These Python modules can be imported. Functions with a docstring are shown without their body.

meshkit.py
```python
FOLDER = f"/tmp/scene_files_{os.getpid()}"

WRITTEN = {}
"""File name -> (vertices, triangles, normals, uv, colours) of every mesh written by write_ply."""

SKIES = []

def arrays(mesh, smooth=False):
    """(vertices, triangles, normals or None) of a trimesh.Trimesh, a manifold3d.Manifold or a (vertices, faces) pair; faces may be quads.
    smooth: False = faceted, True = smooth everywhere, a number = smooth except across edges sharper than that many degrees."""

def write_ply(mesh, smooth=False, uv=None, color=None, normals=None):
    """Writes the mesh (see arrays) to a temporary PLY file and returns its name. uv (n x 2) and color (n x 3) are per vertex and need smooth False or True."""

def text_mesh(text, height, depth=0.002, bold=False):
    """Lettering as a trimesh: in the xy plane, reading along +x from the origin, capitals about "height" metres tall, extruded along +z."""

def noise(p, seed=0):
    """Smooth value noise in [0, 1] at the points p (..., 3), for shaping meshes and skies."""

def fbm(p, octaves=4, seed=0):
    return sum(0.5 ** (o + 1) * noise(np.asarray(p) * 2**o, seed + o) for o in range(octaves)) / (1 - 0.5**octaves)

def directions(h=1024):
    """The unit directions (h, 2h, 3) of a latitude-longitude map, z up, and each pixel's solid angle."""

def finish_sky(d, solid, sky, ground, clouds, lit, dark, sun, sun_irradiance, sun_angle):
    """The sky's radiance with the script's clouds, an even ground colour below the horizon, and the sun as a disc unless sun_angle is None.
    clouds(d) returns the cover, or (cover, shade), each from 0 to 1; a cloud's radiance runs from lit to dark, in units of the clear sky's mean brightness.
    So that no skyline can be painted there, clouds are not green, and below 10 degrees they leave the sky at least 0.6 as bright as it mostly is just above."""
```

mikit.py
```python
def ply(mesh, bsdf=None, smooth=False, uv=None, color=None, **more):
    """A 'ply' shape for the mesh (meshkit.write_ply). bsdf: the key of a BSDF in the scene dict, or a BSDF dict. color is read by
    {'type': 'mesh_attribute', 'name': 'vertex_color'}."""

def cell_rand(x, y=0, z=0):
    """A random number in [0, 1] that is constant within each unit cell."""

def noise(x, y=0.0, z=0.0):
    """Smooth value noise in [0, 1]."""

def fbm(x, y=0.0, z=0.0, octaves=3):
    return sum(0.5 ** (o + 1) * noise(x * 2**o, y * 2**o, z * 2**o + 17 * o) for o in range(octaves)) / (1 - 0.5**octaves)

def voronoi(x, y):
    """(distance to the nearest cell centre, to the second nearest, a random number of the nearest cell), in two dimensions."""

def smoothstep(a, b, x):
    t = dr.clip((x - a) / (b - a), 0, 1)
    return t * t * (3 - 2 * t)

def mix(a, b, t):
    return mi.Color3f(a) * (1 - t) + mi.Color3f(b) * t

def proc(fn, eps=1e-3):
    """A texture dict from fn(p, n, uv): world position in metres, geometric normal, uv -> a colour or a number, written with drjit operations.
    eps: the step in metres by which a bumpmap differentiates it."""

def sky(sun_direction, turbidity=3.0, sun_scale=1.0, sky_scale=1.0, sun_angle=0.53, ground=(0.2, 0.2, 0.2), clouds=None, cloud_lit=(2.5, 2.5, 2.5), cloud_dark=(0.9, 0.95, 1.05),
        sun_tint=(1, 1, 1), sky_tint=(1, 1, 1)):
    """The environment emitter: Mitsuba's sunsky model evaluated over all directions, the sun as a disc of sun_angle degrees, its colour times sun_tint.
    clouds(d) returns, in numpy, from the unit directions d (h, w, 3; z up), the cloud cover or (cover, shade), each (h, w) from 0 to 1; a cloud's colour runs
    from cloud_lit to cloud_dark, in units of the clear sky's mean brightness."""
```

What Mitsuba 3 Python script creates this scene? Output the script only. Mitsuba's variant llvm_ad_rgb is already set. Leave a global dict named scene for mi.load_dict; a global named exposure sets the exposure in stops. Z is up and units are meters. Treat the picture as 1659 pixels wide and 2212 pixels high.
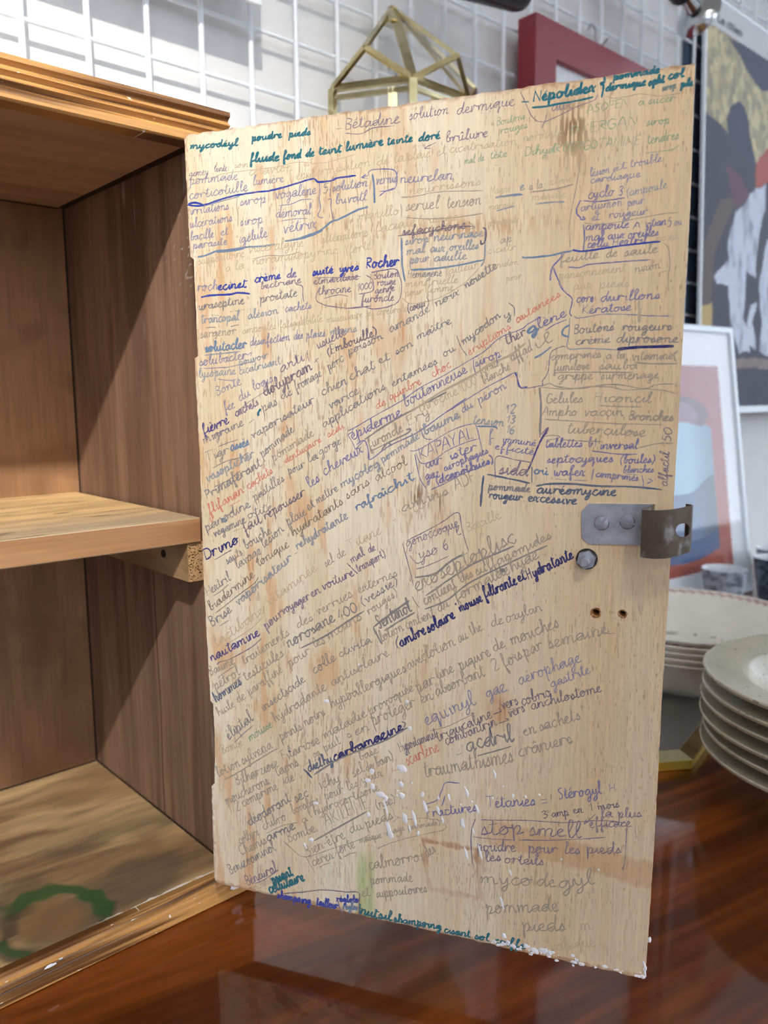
import math, random, unicodedata
import numpy as np, trimesh, drjit as dr, mitsuba as mi, mikit, meshkit
import manifold3d as m3
from mikit import noise, fbm, smoothstep, mix, proc, cell_rand
from shapely.geometry import Polygon, Point, box as sbox
from shapely import affinity
from shapely.ops import unary_union
T = mi.ScalarTransform4f
rng = random.Random(7)
scene, labels = {}, {}

# ------------------------------------------------------------------ camera, sky, lamps, exposure
EYE = np.array([-0.2448, -0.4161, 0.3154]); FWD = np.array([0.66440, 0.73410, -0.14002]); UP = np.array([0.0999, 0.0984, 0.9901])
scene['camera'] = {'type': 'thinlens', 'fov': 51.18, 'fov_axis': 'x', 'aperture_radius': 0.0013, 'focus_distance': 0.415, 'near_clip': 0.02, 'far_clip': 100.0,
                   'to_world': T().look_at(origin=EYE.tolist(), target=(EYE + FWD).tolist(), up=UP.tolist())}
scene['sky'] = mikit.sky((0.3, 0.6, 0.75), turbidity=4.0, sun_scale=0.0, sky_scale=1.0, ground=(0.25, 0.24, 0.23),
                         clouds=lambda d: (0.85 + 0.15 * meshkit.fbm(d * 3.0, 4), 0.35 * meshkit.fbm(d * 2.0 + 9, 3)), cloud_lit=(2.0, 2.22, 2.56), cloud_dark=(1.2, 1.25, 1.35))
LAMP_POS, LAMP_AIM, LAMP_POWER = (-0.80, -1.32, 1.66), (-0.13, 0.14, 0.50), 850.0
exposure = 3.25

# ------------------------------------------------------------------ helpers
def lin(r, g, b):
    return [((c / 255.0) / 12.92 if c / 255.0 <= 0.04045 else ((c / 255.0 + 0.055) / 1.055) ** 2.4) for c in (r, g, b)]
def C3(r, g, b): return mi.Color3f(*lin(r, g, b))
def mat(name, d): scene[name] = {'type': 'twosided', 'bsdf': d}; return name
def rgb(*c): return {'type': 'rgb', 'value': lin(*c)}
def put(key, mesh, bsdf, smooth=False, label=None, cat=None, group=None, kind=None, **kw):
    if key in scene:
        n = 1
        while f'{key}_{n:03d}' in scene: n += 1
        key = f'{key}_{n:03d}'
    scene[key] = mesh if isinstance(mesh, dict) else mikit.ply(mesh, bsdf, smooth=smooth, **kw)
    tag(key, label, cat, group, kind)
    return key
def tag(key, label=None, cat=None, group=None, kind=None):
    d = {k: v for k, v in (('label', label), ('category', cat), ('group', group), ('kind', kind)) if v}
    if d: labels[key] = {**labels.get(key, {}), **d}
def box(x0, x1, y0, y1, z0, z1, c=0.0):
    if c <= 0:
        b = trimesh.creation.box((x1 - x0, y1 - y0, z1 - z0)); b.apply_translation(((x0 + x1) / 2, (y0 + y1) / 2, (z0 + z1) / 2)); return b
    parts = []
    for k in range(3):
        s = [x1 - x0 - 2 * c, y1 - y0 - 2 * c, z1 - z0 - 2 * c]; s[k] += 2 * c
        b = trimesh.creation.box(s); parts.append(b.vertices)
    h = trimesh.convex.convex_hull(np.vstack(parts)); h.apply_translation(((x0 + x1) / 2, (y0 + y1) / 2, (z0 + z1) / 2)); return h
def cat(*ms): return trimesh.util.concatenate([m for m in ms])
def cyl(p0, p1, r, n=16, r2=None):
    p0, p1 = np.asarray(p0, float), np.asarray(p1, float); d = p1 - p0; L = np.linalg.norm(d)
    m = trimesh.creation.cylinder(radius=r, height=L, sections=n) if r2 is None else trimesh.convex.convex_hull(np.vstack([np.c_[r * np.cos(a := np.linspace(0, 2 * np.pi, n, endpoint=False)), r * np.sin(a), 0 * a - L / 2], np.c_[r2 * np.cos(a), r2 * np.sin(a), 0 * a + L / 2]]))
    m.apply_transform(trimesh.geometry.align_vectors([0, 0, 1], d / L)); m.apply_translation((p0 + p1) / 2); return m
def bar(p0, p1, w, t, up=(0, 0, 1)):
    p0, p1 = np.asarray(p0, float), np.asarray(p1, float); d = p1 - p0; L = np.linalg.norm(d); d = d / L
    s = np.cross(d, up); s /= np.linalg.norm(s); u = np.cross(s, d)
    m = trimesh.creation.box((L, w, t)); M = np.eye(4); M[:3, 0], M[:3, 1], M[:3, 2], M[:3, 3] = d, s, u, (p0 + p1) / 2; m.apply_transform(M); return m
def lathe(prof, n=96):
    m = trimesh.creation.revolve(np.array(prof, float), sections=n); return m
def extrude(poly, h): return trimesh.creation.extrude_polygon(poly, h, engine='earcut')
def frame3(o, ex, ey, ez):
    M = np.eye(4); M[:3, 0], M[:3, 1], M[:3, 2], M[:3, 3] = ex, ey, ez, o; return M
def tube(pts, r, n=8):
    pts = np.asarray(pts, float); g = np.gradient(pts, axis=0); g /= np.linalg.norm(g, axis=1, keepdims=True)
    a = np.cross(g[0], [0.3, 0.5, 0.8]); a /= np.linalg.norm(a); V = []
    for p, t in zip(pts, g):
        a = a - t * (a @ t); a /= np.linalg.norm(a); b = np.cross(t, a)
        th = np.arange(n) * 2 * np.pi / n; V.append(p + r * (np.cos(th)[:, None] * a + np.sin(th)[:, None] * b))
    m = len(pts); F = []
    for i in range(m - 1):
        for j in range(n):
            F += [[i * n + j, i * n + (j + 1) % n, (i + 1) * n + (j + 1) % n], [i * n + j, (i + 1) * n + (j + 1) % n, (i + 1) * n + j]]
    for j in range(1, n - 1): F += [[0, j + 1, j], [(m - 1) * n, (m - 1) * n + j, (m - 1) * n + j + 1]]
    return trimesh.Trimesh(np.vstack(V), F, process=False)
def spline(P, k=4):
    P = np.asarray(P, float)
    if len(P) < 3: return P
    Q = np.vstack([2 * P[0] - P[1], P, 2 * P[-1] - P[-2]]); t = np.arange(k)[:, None] / k; out = []
    for i in range(len(P) - 1):
        a, b, c, d = Q[i:i + 4]
        out.append(0.5 * (2 * b + (c - a) * t + (2 * a - 5 * b + 4 * c - d) * t ** 2 + (3 * b - a - 3 * c + d) * t ** 3))
    return np.vstack(out + [P[-1:]])

# ------------------------------------------------------------------ the door's own axes: u along its width, z up, h out of the written face
DTH = -1.082236700644703
DU = np.array([math.cos(DTH), math.sin(DTH), 0.0]); DN = np.array([DU[1], -DU[0], 0.0]); DP = np.array([-0.022238, -0.015856, 0.0])
DOORM = frame3(DP, DU, np.array([0, 0, 1.0]), DN)      # x = u, y = z, z = out of the face
def ondoor(m): m = m.copy(); m.apply_transform(DOORM); return m
def du(p): return (p.x - float(DP[0])) * float(DU[0]) + (p.y - float(DP[1])) * float(DU[1])

# ------------------------------------------------------------------ materials
def blob(x, y, cx, cy, rx, ry): return dr.exp(-(dr.square((x - cx) / rx) + dr.square((y - cy) / ry)))
def wood_door(p, n, uv):
    u, z = du(p) * 1000, p.z * 1000
    wob = fbm(u * 0.012, z * 0.012 + 3) * 10
    c = mix(C3(238, 226, 203), C3(226, 207, 175), smoothstep(0.25, 0.8, fbm(u * 0.05 + 5, z * 0.011, 1)))
    c = mix(c, C3(216, 188, 150), 0.7 * smoothstep(110, 235, u + wob))
    g = fbm(u * 1.15, z * 0.045, 2, 3)
    c = c * (0.88 + 0.22 * g)
    fl = noise(u * 1.25, z * 0.16, 7) * 0.6 + noise(u * 2.4, z * 0.34, 9) * 0.4
    dens = smoothstep(0.30, 0.72, fbm(u * 0.03, z * 0.018, 4)) * (0.45 + 0.75 * smoothstep(240, 40, u) + 0.5 * smoothstep(380, 450, z))
    c = mix(c, C3(158, 106, 62), 0.50 * smoothstep(0.58, 0.80, fl) * dr.clip(dens, 0, 1))
    fine = noise(u * 2.6, z * 0.35, 12)
    c = mix(c, C3(150, 112, 78), 0.45 * smoothstep(0.78, 0.9, fine) * smoothstep(0.3, 0.6, fbm(u * 0.04, z * 0.04, 8)))
    st = smoothstep(0.58, 0.80, fbm(u * 0.16, z * 0.035, 14)) * (0.25 + 0.75 * smoothstep(200, 20, u))
    c = mix(c, C3(205, 150, 92), 0.55 * st)
    t = noise(u * 1.2, z * 0.2, 21)
    c = mix(c, C3(196, 138, 76), 0.85 * dr.clip(blob(u, z, 120.7, 348, 2.6, 15), 0, 1) * (0.5 + 0.5 * t))
    c = mix(c, C3(176, 118, 64), 0.9 * dr.clip(blob(u, z, 171, 159, 6, 9) * 1.4, 0, 1) * (0.35 + 0.65 * t))
    c = mix(c, C3(128, 92, 60), 0.85 * dr.clip(blob(u, z, 201, 434, 9, 13), 0, 1) * smoothstep(0.25, 0.65, t))
    c = mix(c, C3(120, 76, 48), 0.85 * dr.clip(blob(u, z, 128, 267, 4, 6) + blob(u, z, 139, 264, 3, 6), 0, 1) * smoothstep(0.35, 0.7, t))
    c = mix(c, C3(180, 130, 82), 0.7 * blob(u, z, 150, 395, 40, 5) * smoothstep(0.3, 0.7, t))
    rg = dr.abs(dr.maximum(dr.abs(u - 147 + 0.12 * (z - 67)) / 14.5, dr.abs(z - 67) / 13.5) - 1) + 0.16 * (noise(u * 0.4, z * 0.25, 2) - 0.5)
    c = mix(c, C3(172, 106, 56), 0.8 * smoothstep(0.17, 0.03, rg) * (0.45 + 0.55 * smoothstep(58, 76, z)) * (0.4 + 0.6 * t))
    band = smoothstep(3, 0, dr.abs(z - 88 + 0.11 * (u - 200) - 2.0 * noise(u * 0.3, 0, 4)) - 5.5) * smoothstep(158, 172, u)
    c = mix(c, C3(190, 140, 92), 0.45 * band)
    c = mix(c, C3(140, 175, 95), 0.6 * smoothstep(7, 3, dr.abs(u - 97 - 0.02 * (z - 30))) * smoothstep(75, 55, z) * smoothstep(-5, 2, z) * (0.55 + 0.45 * t))
    edge = smoothstep(3.0, 0.4, dr.minimum(454.5 - z, dr.minimum(u + 0.5, z - 28.5)) + 2.2 * noise(u * 0.5, z * 0.5, 31) - 0.6)
    c = mix(c, C3(150, 92, 58), 0.6 * edge)
    return dr.clip(c, 0, 0.95)
def grain(ax, ac, fa, fc, seed, light, dark, fine=0.22, knots=0.0):
    def fn(p, n, uv):
        q = (p.x, p.y, p.z); a, c = q[ax] * 1000, q[ac] * 1000; o = q[3 - ax - ac] * 1000
        w = fbm(a * fa, (c + 0.7 * o) * fc + 2.5 * fbm(a * fa * 0.6 + seed, c * fc * 0.3, seed), seed)
        k = mix(C3(*light), C3(*dark), smoothstep(0.25, 0.75, w))
        return dr.clip(k * (1 - fine + 2 * fine * fbm(a * fa * 3, (c + o) * 1.1, seed + 3)), 0, 0.9)
    return fn
def wood(name, fn, rough=0.55, spec=0.3, bump=None, bscale=0.0004, coat=0.0):
    d = {'type': 'principled', 'base_color': proc(fn), 'roughness': rough, 'specular': spec}
    if coat: d.update(clearcoat=coat, clearcoat_gloss=0.9)
    if bump: d = {'type': 'bumpmap', 'arbitrary': proc(bump, 2e-4), 'scale': bscale, 'bsdf': d}
    return mat(name, d)
mat('m_door', {'type': 'principled', 'base_color': proc(wood_door), 'roughness': 0.62, 'specular': 0.25})
wood('m_ply_edge', grain(2, 0, .01, .6, 4, (214, 168, 112), (150, 100, 58)), 0.7, 0.2)
def side_fn(p, n, uv):
    y, z = p.y * 1000, p.z * 1000
    w = fbm(y * 0.09, z * 0.006 + fbm(y * 0.02, z * 0.01, 5), 5)
    c = mix(C3(146, 116, 96), C3(116, 90, 74), smoothstep(0.3, 0.72, w))
    c = mix(c, C3(112, 86, 72), 0.45 * smoothstep(0.5, 0.7, noise(y * 0.045, z * 0.004, 9)))
    c = c * (0.80 + 0.4 * fbm(y * 0.9, z * 0.03, 6))
    c = mix(c, C3(70, 48, 38), 0.7 * smoothstep(1.6, 0.6, dr.abs(y - 92 + 2 * noise(z * 0.02, 1, 1))) * smoothstep(260, 180, z))
    c = mix(c, C3(190, 182, 176), 0.4 * smoothstep(0.66, 0.86, fbm(y * 0.15, z * 0.02, 11)) * smoothstep(0.5, 0.75, fbm(y * 0.02, z * 0.02, 12)))
    return mix(c, C3(190, 185, 180), 0.8 * smoothstep(0.80, 0.88, noise(y * 0.35 + z * 0.3, z * 0.4, 3)) * blob(y, z, 18, 405, 26, 26))
wood('m_cab_side', side_fn, 0.6, 0.25)
def back_fn(p, n, uv):
    x, z = p.x * 1000, p.z * 1000
    w = fbm(x * 0.035, z * 0.008, 15)
    c = mix(C3(162, 122, 88), C3(134, 98, 70), smoothstep(0.3, 0.75, w))
    c = c * (0.86 + 0.28 * fbm(x * 0.5, z * 0.03, 16))
    return mix(c, C3(118, 82, 52), 0.4 * smoothstep(0.55, 0.75, fbm(x * 0.03, z * 0.03, 17)))
wood('m_cab_back', back_fn, 0.6, 0.25)
wood('m_cab_ceiling', grain(0, 1, .006, .05, 21, (174, 146, 122), (148, 120, 98), 0.08), 0.6, 0.25)
def floor_fn(p, n, uv):
    x, y = p.x * 1000, p.y * 1000
    w = fbm(x * 0.006 + 2, (y + 0.12 * x) * 0.034 + 1.6 * fbm(x * 0.012, y * 0.02, 3), 25)
    c = mix(C3(210, 180, 134), C3(150, 120, 88), smoothstep(0.44, 0.76, w))
    c = mix(c, C3(112, 82, 64), 0.6 * smoothstep(0.60, 0.78, fbm(x * 0.010 + 7, (y + 0.12 * x) * 0.06, 29)))
    c = mix(c, C3(104, 88, 72), 0.8 * smoothstep(0.36, 0.66, fbm(x * 0.020, y * 0.03, 26)) * smoothstep(150, 50, y))
    c = c * (0.84 + 0.32 * fbm(x * 0.06, y * 0.5, 27))
    ax, ay = (x + 104) / 27, (y - 26) / 31
    r = dr.sqrt(ax * ax + ay * ay); th = dr.atan2(ay, ax); a = 0.25 * (noise(x * 0.12, y * 0.12, 2) - 0.5)
    c = mix(c, C3(66, 62, 56), 0.8 * smoothstep(0.30, 0.08, dr.abs(r - 1.05 + a)) * smoothstep(0.2, -0.6, th))
    c = mix(c, C3(58, 54, 48), 0.7 * smoothstep(0.34, 0.1, dr.abs(r - 0.82 + a)) * smoothstep(1.5, 2.4, th))
    c = mix(c, C3(46, 92, 48), 0.85 * smoothstep(0.26, 0.10, dr.abs(r - 1.0 + a)) * smoothstep(-0.9, -0.3, th) * smoothstep(2.6, 1.9, th))
    c = mix(c, C3(52, 94, 50), 0.7 * smoothstep(0.12, 0.04, dr.abs(r - 1.0 + a)) * smoothstep(-1.2, -1.8, th))
    c = mix(c, C3(150, 112, 70), 0.4 * smoothstep(0.85, 0.5, r))
    return mix(c, C3(236, 232, 226), 0.95 * smoothstep(0.30, 0.45, noise(x * 0.16, y * 0.3, 8)) * smoothstep(7.4, 6.2, y + 1.6 * noise(x * 0.3, 0, 3)) * smoothstep(-96, -60, x))
wood('m_cab_floor', floor_fn, 0.5, 0.3)
def shelf_fn(p, n, uv):
    x, y = p.x * 1000, p.y * 1000
    w = fbm(x * 0.012, y * 0.10, 35)
    c = mix(C3(206, 172, 124), C3(176, 144, 104), smoothstep(0.3, 0.75, w))
    c = mix(c, C3(158, 146, 130), 0.65 * smoothstep(120, 30, y + 30 * fbm(x * 0.02, y * 0.02, 4)))
    c = mix(c, C3(98, 76, 62), 0.6 * smoothstep(0.70, 0.80, fbm(x * 0.035, y * 0.2, 36)))
    f = grain(0, 2, .010, .09, 38, (196, 152, 108), (164, 120, 82), .12)(p, n, uv)
    return dr.select(dr.abs(n.z) > 0.6, c * (0.9 + 0.2 * noise(x * .1, y * 1.2, 3)), f)
wood('m_shelf', shelf_fn, 0.55, 0.3)
def rail_fn(p, n, uv):
    x, z = p.x * 1000, p.z * 1000
    w = fbm(x * 0.009, z * 0.30 + 2 * fbm(x * 0.006, z * 0.05, 44), 45)
    c = mix(C3(192, 142, 84), C3(96, 62, 34), smoothstep(0.36, 0.66, w))
    c = c * (0.82 + 0.36 * fbm(x * 0.03, z * 1.6, 46))
    return mix(c, C3(240, 234, 222), 0.9 * smoothstep(0.93, 0.97, noise(x * 0.30, z * 0.9, 47)) * smoothstep(0.45, 0.7, noise(x * .03, z * .1, 5)))
wood('m_rail', rail_fn, 0.32, 0.5)
wood('m_batten', grain(1, 2, .02, .05, 51, (178, 148, 112), (150, 118, 84), .10), 0.7, 0.2)
def chip_fn(p, n, uv):
    a, b, c = p.x * 1000, p.y * 1000, p.z * 1000
    v = noise(a * 2.2 + b, b * 2.2, c * 1.2)
    return mix(mix(C3(190, 150, 104), C3(214, 180, 134), noise(a * 3, b * 3, c * 2 + 7)), C3(74, 46, 28), smoothstep(0.60, 0.78, v))
wood('m_chipboard', chip_fn, 0.85, 0.1, bump=lambda p, n, uv: noise(p.x * 2200, p.y * 2200, p.z * 1200), bscale=0.0008)
GA = np.array([0.979, -0.204])
def mahog_fn(p, n, uv):
    a = (p.x * float(GA[0]) + p.y * float(GA[1])) * 1000; c = (-p.x * float(GA[1]) + p.y * float(GA[0])) * 1000
    w = fbm(a * 0.004, c * 0.05 + 1.6 * fbm(a * 0.004, c * 0.012, 61), 62)
    k = mix(C3(128, 64, 22), C3(86, 41, 15), smoothstep(0.30, 0.70, w))
    k = mix(k, C3(58, 27, 12), 0.55 * smoothstep(0.56, 0.72, fbm(a * 0.003, c * 0.05, 65)))
    return k * (0.70 + 0.34 * fbm(a * 0.05, c * 0.8, 63) + 0.26 * noise(a * 0.012, c * 0.22, 64))
wood('m_mahogany', mahog_fn, 0.06, 0.5, coat=0.6)
mat('m_wall', {'type': 'bumpmap', 'arbitrary': proc(lambda p, n, uv: fbm(p.x * 260, p.z * 260, 2) + 0.5 * fbm(p.x * 60, p.z * 60, 5), 8e-4), 'scale': 0.00025,
               'bsdf': {'type': 'diffuse', 'reflectance': proc(lambda p, n, uv: C3(228, 228, 228) * (0.97 + 0.05 * fbm(p.x * 6, p.z * 6, p.y * 6)))}})
mat('m_ceiling', {'type': 'diffuse', 'reflectance': rgb(225, 225, 222)})
mat('m_floor', {'type': 'diffuse', 'reflectance': proc(lambda p, n, uv: mix(C3(150, 135, 118), C3(118, 104, 90), fbm(p.x * 3, p.y * 14, 3)))})
mat('m_wire', {'type': 'principled', 'base_color': rgb(238, 244, 250), 'roughness': 0.3, 'specular': 0.5})
mat('m_brass', {'type': 'principled', 'base_color': proc(lambda p, n, uv: mix(C3(218, 204, 158), C3(188, 174, 130), smoothstep(0.35, 0.7, fbm(p.x * 50, p.y * 50, p.z * 50)))), 'metallic': 1.0, 'roughness': 0.17})
mat('m_brass_lit', {'type': 'principled', 'base_color': rgb(255, 224, 96), 'metallic': 0.85, 'roughness': 0.24})  # yellow brightened to carry the reflection on the tray rim
scene['m_pane'] = {'type': 'thindielectric', 'int_ior': 1.5}
mat('m_red', {'type': 'principled', 'base_color': rgb(138, 44, 54), 'roughness': 0.42, 'specular': 0.4})
mat('m_white', {'type': 'principled', 'base_color': rgb(232, 236, 240), 'roughness': 0.6, 'specular': 0.3})
mat('m_paper', {'type': 'diffuse', 'reflectance': rgb(224, 228, 232)})
mat('m_silver', {'type': 'principled', 'base_color': rgb(222, 230, 236), 'metallic': 0.25, 'roughness': 0.3})
mat('m_chrome', {'type': 'principled', 'base_color': rgb(205, 208, 212), 'metallic': 1.0, 'roughness': 0.07})
mat('m_black', {'type': 'principled', 'base_color': rgb(34, 36, 38), 'roughness': 0.35, 'specular': 0.5})
mat('m_shade_sheet', {'type': 'diffuse', 'reflectance': rgb(82, 98, 118)})  # dark blue that carries the shade on the wall beside the painting
mat('m_print_black', {'type': 'diffuse', 'reflectance': rgb(64, 62, 72)})
mat('m_steel', {'type': 'principled', 'metallic': 0.8, 'roughness': 0.40, 'base_color': proc(lambda p, n, uv: mix(mix(C3(206, 212, 224), C3(128, 134, 150), fbm(p.x * 160, p.y * 160, p.z * 160)), C3(84, 80, 82), 0.75 * smoothstep(0.70, 0.82, fbm(p.x * 900, p.y * 900, p.z * 1100, 4))))})
mat('m_old_steel', {'type': 'principled', 'metallic': 0.7, 'roughness': 0.45, 'base_color': proc(lambda p, n, uv: mix(mix(C3(118, 108, 98), C3(84, 74, 66), fbm(p.x * 260, p.y * 260, p.z * 200)), C3(170, 170, 172), 0.7 * smoothstep(0.62, 0.8, fbm(p.x * 200 + 3, p.y * 200, p.z * 90, 4))))})
mat('m_iron', {'type': 'principled', 'metallic': 0.4, 'roughness': 0.6, 'base_color': rgb(58, 50, 52)})
mat('m_paint', {'type': 'principled', 'base_color': rgb(240, 240, 244), 'roughness': 0.35, 'specular': 0.5})
def cream_fn(p, n, uv):
    return mix(C3(242, 240, 232), C3(226, 223, 212), fbm(p.x * 40, p.y * 40, p.z * 40))
mat('m_cream', {'type': 'principled', 'base_color': proc(cream_fn), 'roughness': 0.16, 'specular': 0.5})
BX, BY = 0.547, -0.022
def bowl_fn(p, n, uv):
    x, y = p.x - BX, p.y - BY; r = dr.sqrt(x * x + y * y) * 1000; a = dr.atan2(y, x)
    c = cream_fn(p, n, uv)
    s = dr.abs(dr.sin(a * 31))
    up = smoothstep(0.040, 0.046, p.z)
    rope = smoothstep(2.6, 1.6, dr.abs(r - 105.4 + 0.8 * dr.sin(a * 62))) * (0.45 + 0.55 * s)
    c = mix(c, C3(176, 134, 134), 0.85 * rope * up)
    return mix(c, C3(150, 140, 128), 0.7 * smoothstep(0.55, 0.7, noise(a * 14, r * 0.2, 3)) * smoothstep(4, 1, dr.abs(r - 60)))
mat('m_bowl', {'type': 'principled', 'base_color': proc(bowl_fn), 'roughness': 0.16, 'specular': 0.5})
mat('m_stoneware', {'type': 'principled', 'roughness': 0.2, 'specular': 0.5, 'base_color': proc(lambda p, n, uv: mix(mix(C3(186, 180, 160), C3(160, 154, 134), fbm(p.x * 30, p.y * 30, p.z * 60)), C3(90, 82, 74), 0.8 * smoothstep(0.84, 0.9, noise(p.x * 420, p.y * 420, p.z * 420))))})
mat('m_cup', {'type': 'principled', 'roughness': 0.3, 'specular': 0.4, 'base_color': proc(lambda p, n, uv: mix(C3(156, 164, 176), C3(92, 100, 114), smoothstep(0.35, 0.65, fbm(p.x * 130, p.y * 130, p.z * 130))))})
mat('m_cup_dark', {'type': 'principled', 'roughness': 0.3, 'specular': 0.4, 'base_color': proc(lambda p, n, uv: mix(C3(92, 104, 122), C3(44, 52, 66), smoothstep(0.35, 0.65, fbm(p.x * 130, p.y * 130, p.z * 130))))})
mat('m_cup_inside', {'type': 'principled', 'roughness': 0.25, 'specular': 0.4, 'base_color': rgb(226, 230, 234)})
mat('m_tray_top', {'type': 'principled', 'base_color': proc(lambda p, n, uv: C3(118, 116, 112) * (0.92 + 0.16 * fbm(p.x * 60, p.y * 60, 3))), 'roughness': 0.32, 'specular': 0.5})
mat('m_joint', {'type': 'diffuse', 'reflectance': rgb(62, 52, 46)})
mat('m_ink', {'type': 'diffuse', 'reflectance': {'type': 'mesh_attribute', 'name': 'vertex_color'}})

# ------------------------------------------------------------------ the room
WALL_Y, WIRE_Y = 0.251, 0.2324
X0, X1, Y0, Z0, Z1 = -1.6, 2.6, -3.6, -0.78, 2.15
S = dict(kind='structure')
put('wall_back', box(X0, X1, WALL_Y, WALL_Y + .12, Z0, Z1), 'm_wall', **S)
put('floor', box(X0, X1, Y0, WALL_Y, Z0 - .1, Z0), 'm_floor', **S)
put('ceiling', box(X0, X1, Y0, WALL_Y, Z1, Z1 + .1), 'm_ceiling', **S)
put('wall_right', cat(box(X1, X1 + .12, Y0, WALL_Y + .12, Z0, .1), box(X1, X1 + .12, Y0, WALL_Y + .12, 1.95, Z1), box(X1, X1 + .12, -.12, WALL_Y + .12, .1, 1.95), box(X1, X1 + .12, Y0, -2.9, .1, 1.95)), 'm_wall', **S)  # unseen wall; its wide opening is added to brighten the right side
put('wall_left', cat(box(X0 - .12, X0, Y0, WALL_Y + .12, Z0, 0.0), box(X0 - .12, X0, Y0, WALL_Y + .12, 1.9, Z1), box(X0 - .12, X0, -1.5, WALL_Y + .12, 0.0, 1.9), box(X0 - .12, X0, Y0, -3.2, 0.0, 1.9)), 'm_wall', **S)
put('wall_front', cat(box(X0, X1, Y0 - .12, Y0, 2.0, Z1), box(X0, X1, Y0 - .12, Y0, Z0, -.6), box(X0, X0 + .5, Y0 - .12, Y0, -.6, 2.0), box(X1 - .4, X1, Y0 - .12, Y0, -.6, 2.0)), 'm_wall', **S)
# the shop's spotlight hangs from the ceiling behind the photographer, outside the picture
LD = np.array(LAMP_AIM, float) - np.array(LAMP_POS, float); LD /= np.linalg.norm(LD); LP = np.array(LAMP_POS, float)
put('ceiling__spotlight_stem', cyl(LP - LD * .06, (LP - LD * .06)[:2].tolist() + [Z1], .006), 'm_black')
can = trimesh.creation.annulus(.036, .040, .24, sections=32); can.apply_transform(trimesh.geometry.align_vectors([0, 0, 1], LD)); can.apply_translation(LP + LD * .09)
put('ceiling__spotlight_can', can, 'm_black', 30)
dm = trimesh.creation.cylinder(radius=.028, height=.004, sections=32); dm.apply_transform(trimesh.geometry.align_vectors([0, 0, 1], LD)); dm.apply_translation(LP)
scene['ceiling__spotlight_bulb'] = mikit.ply(dm, 'm_white', emitter={'type': 'area', 'radiance': {'type': 'rgb', 'value': [LAMP_POWER * k for k in (1.0, .95, .86)]}})

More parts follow.
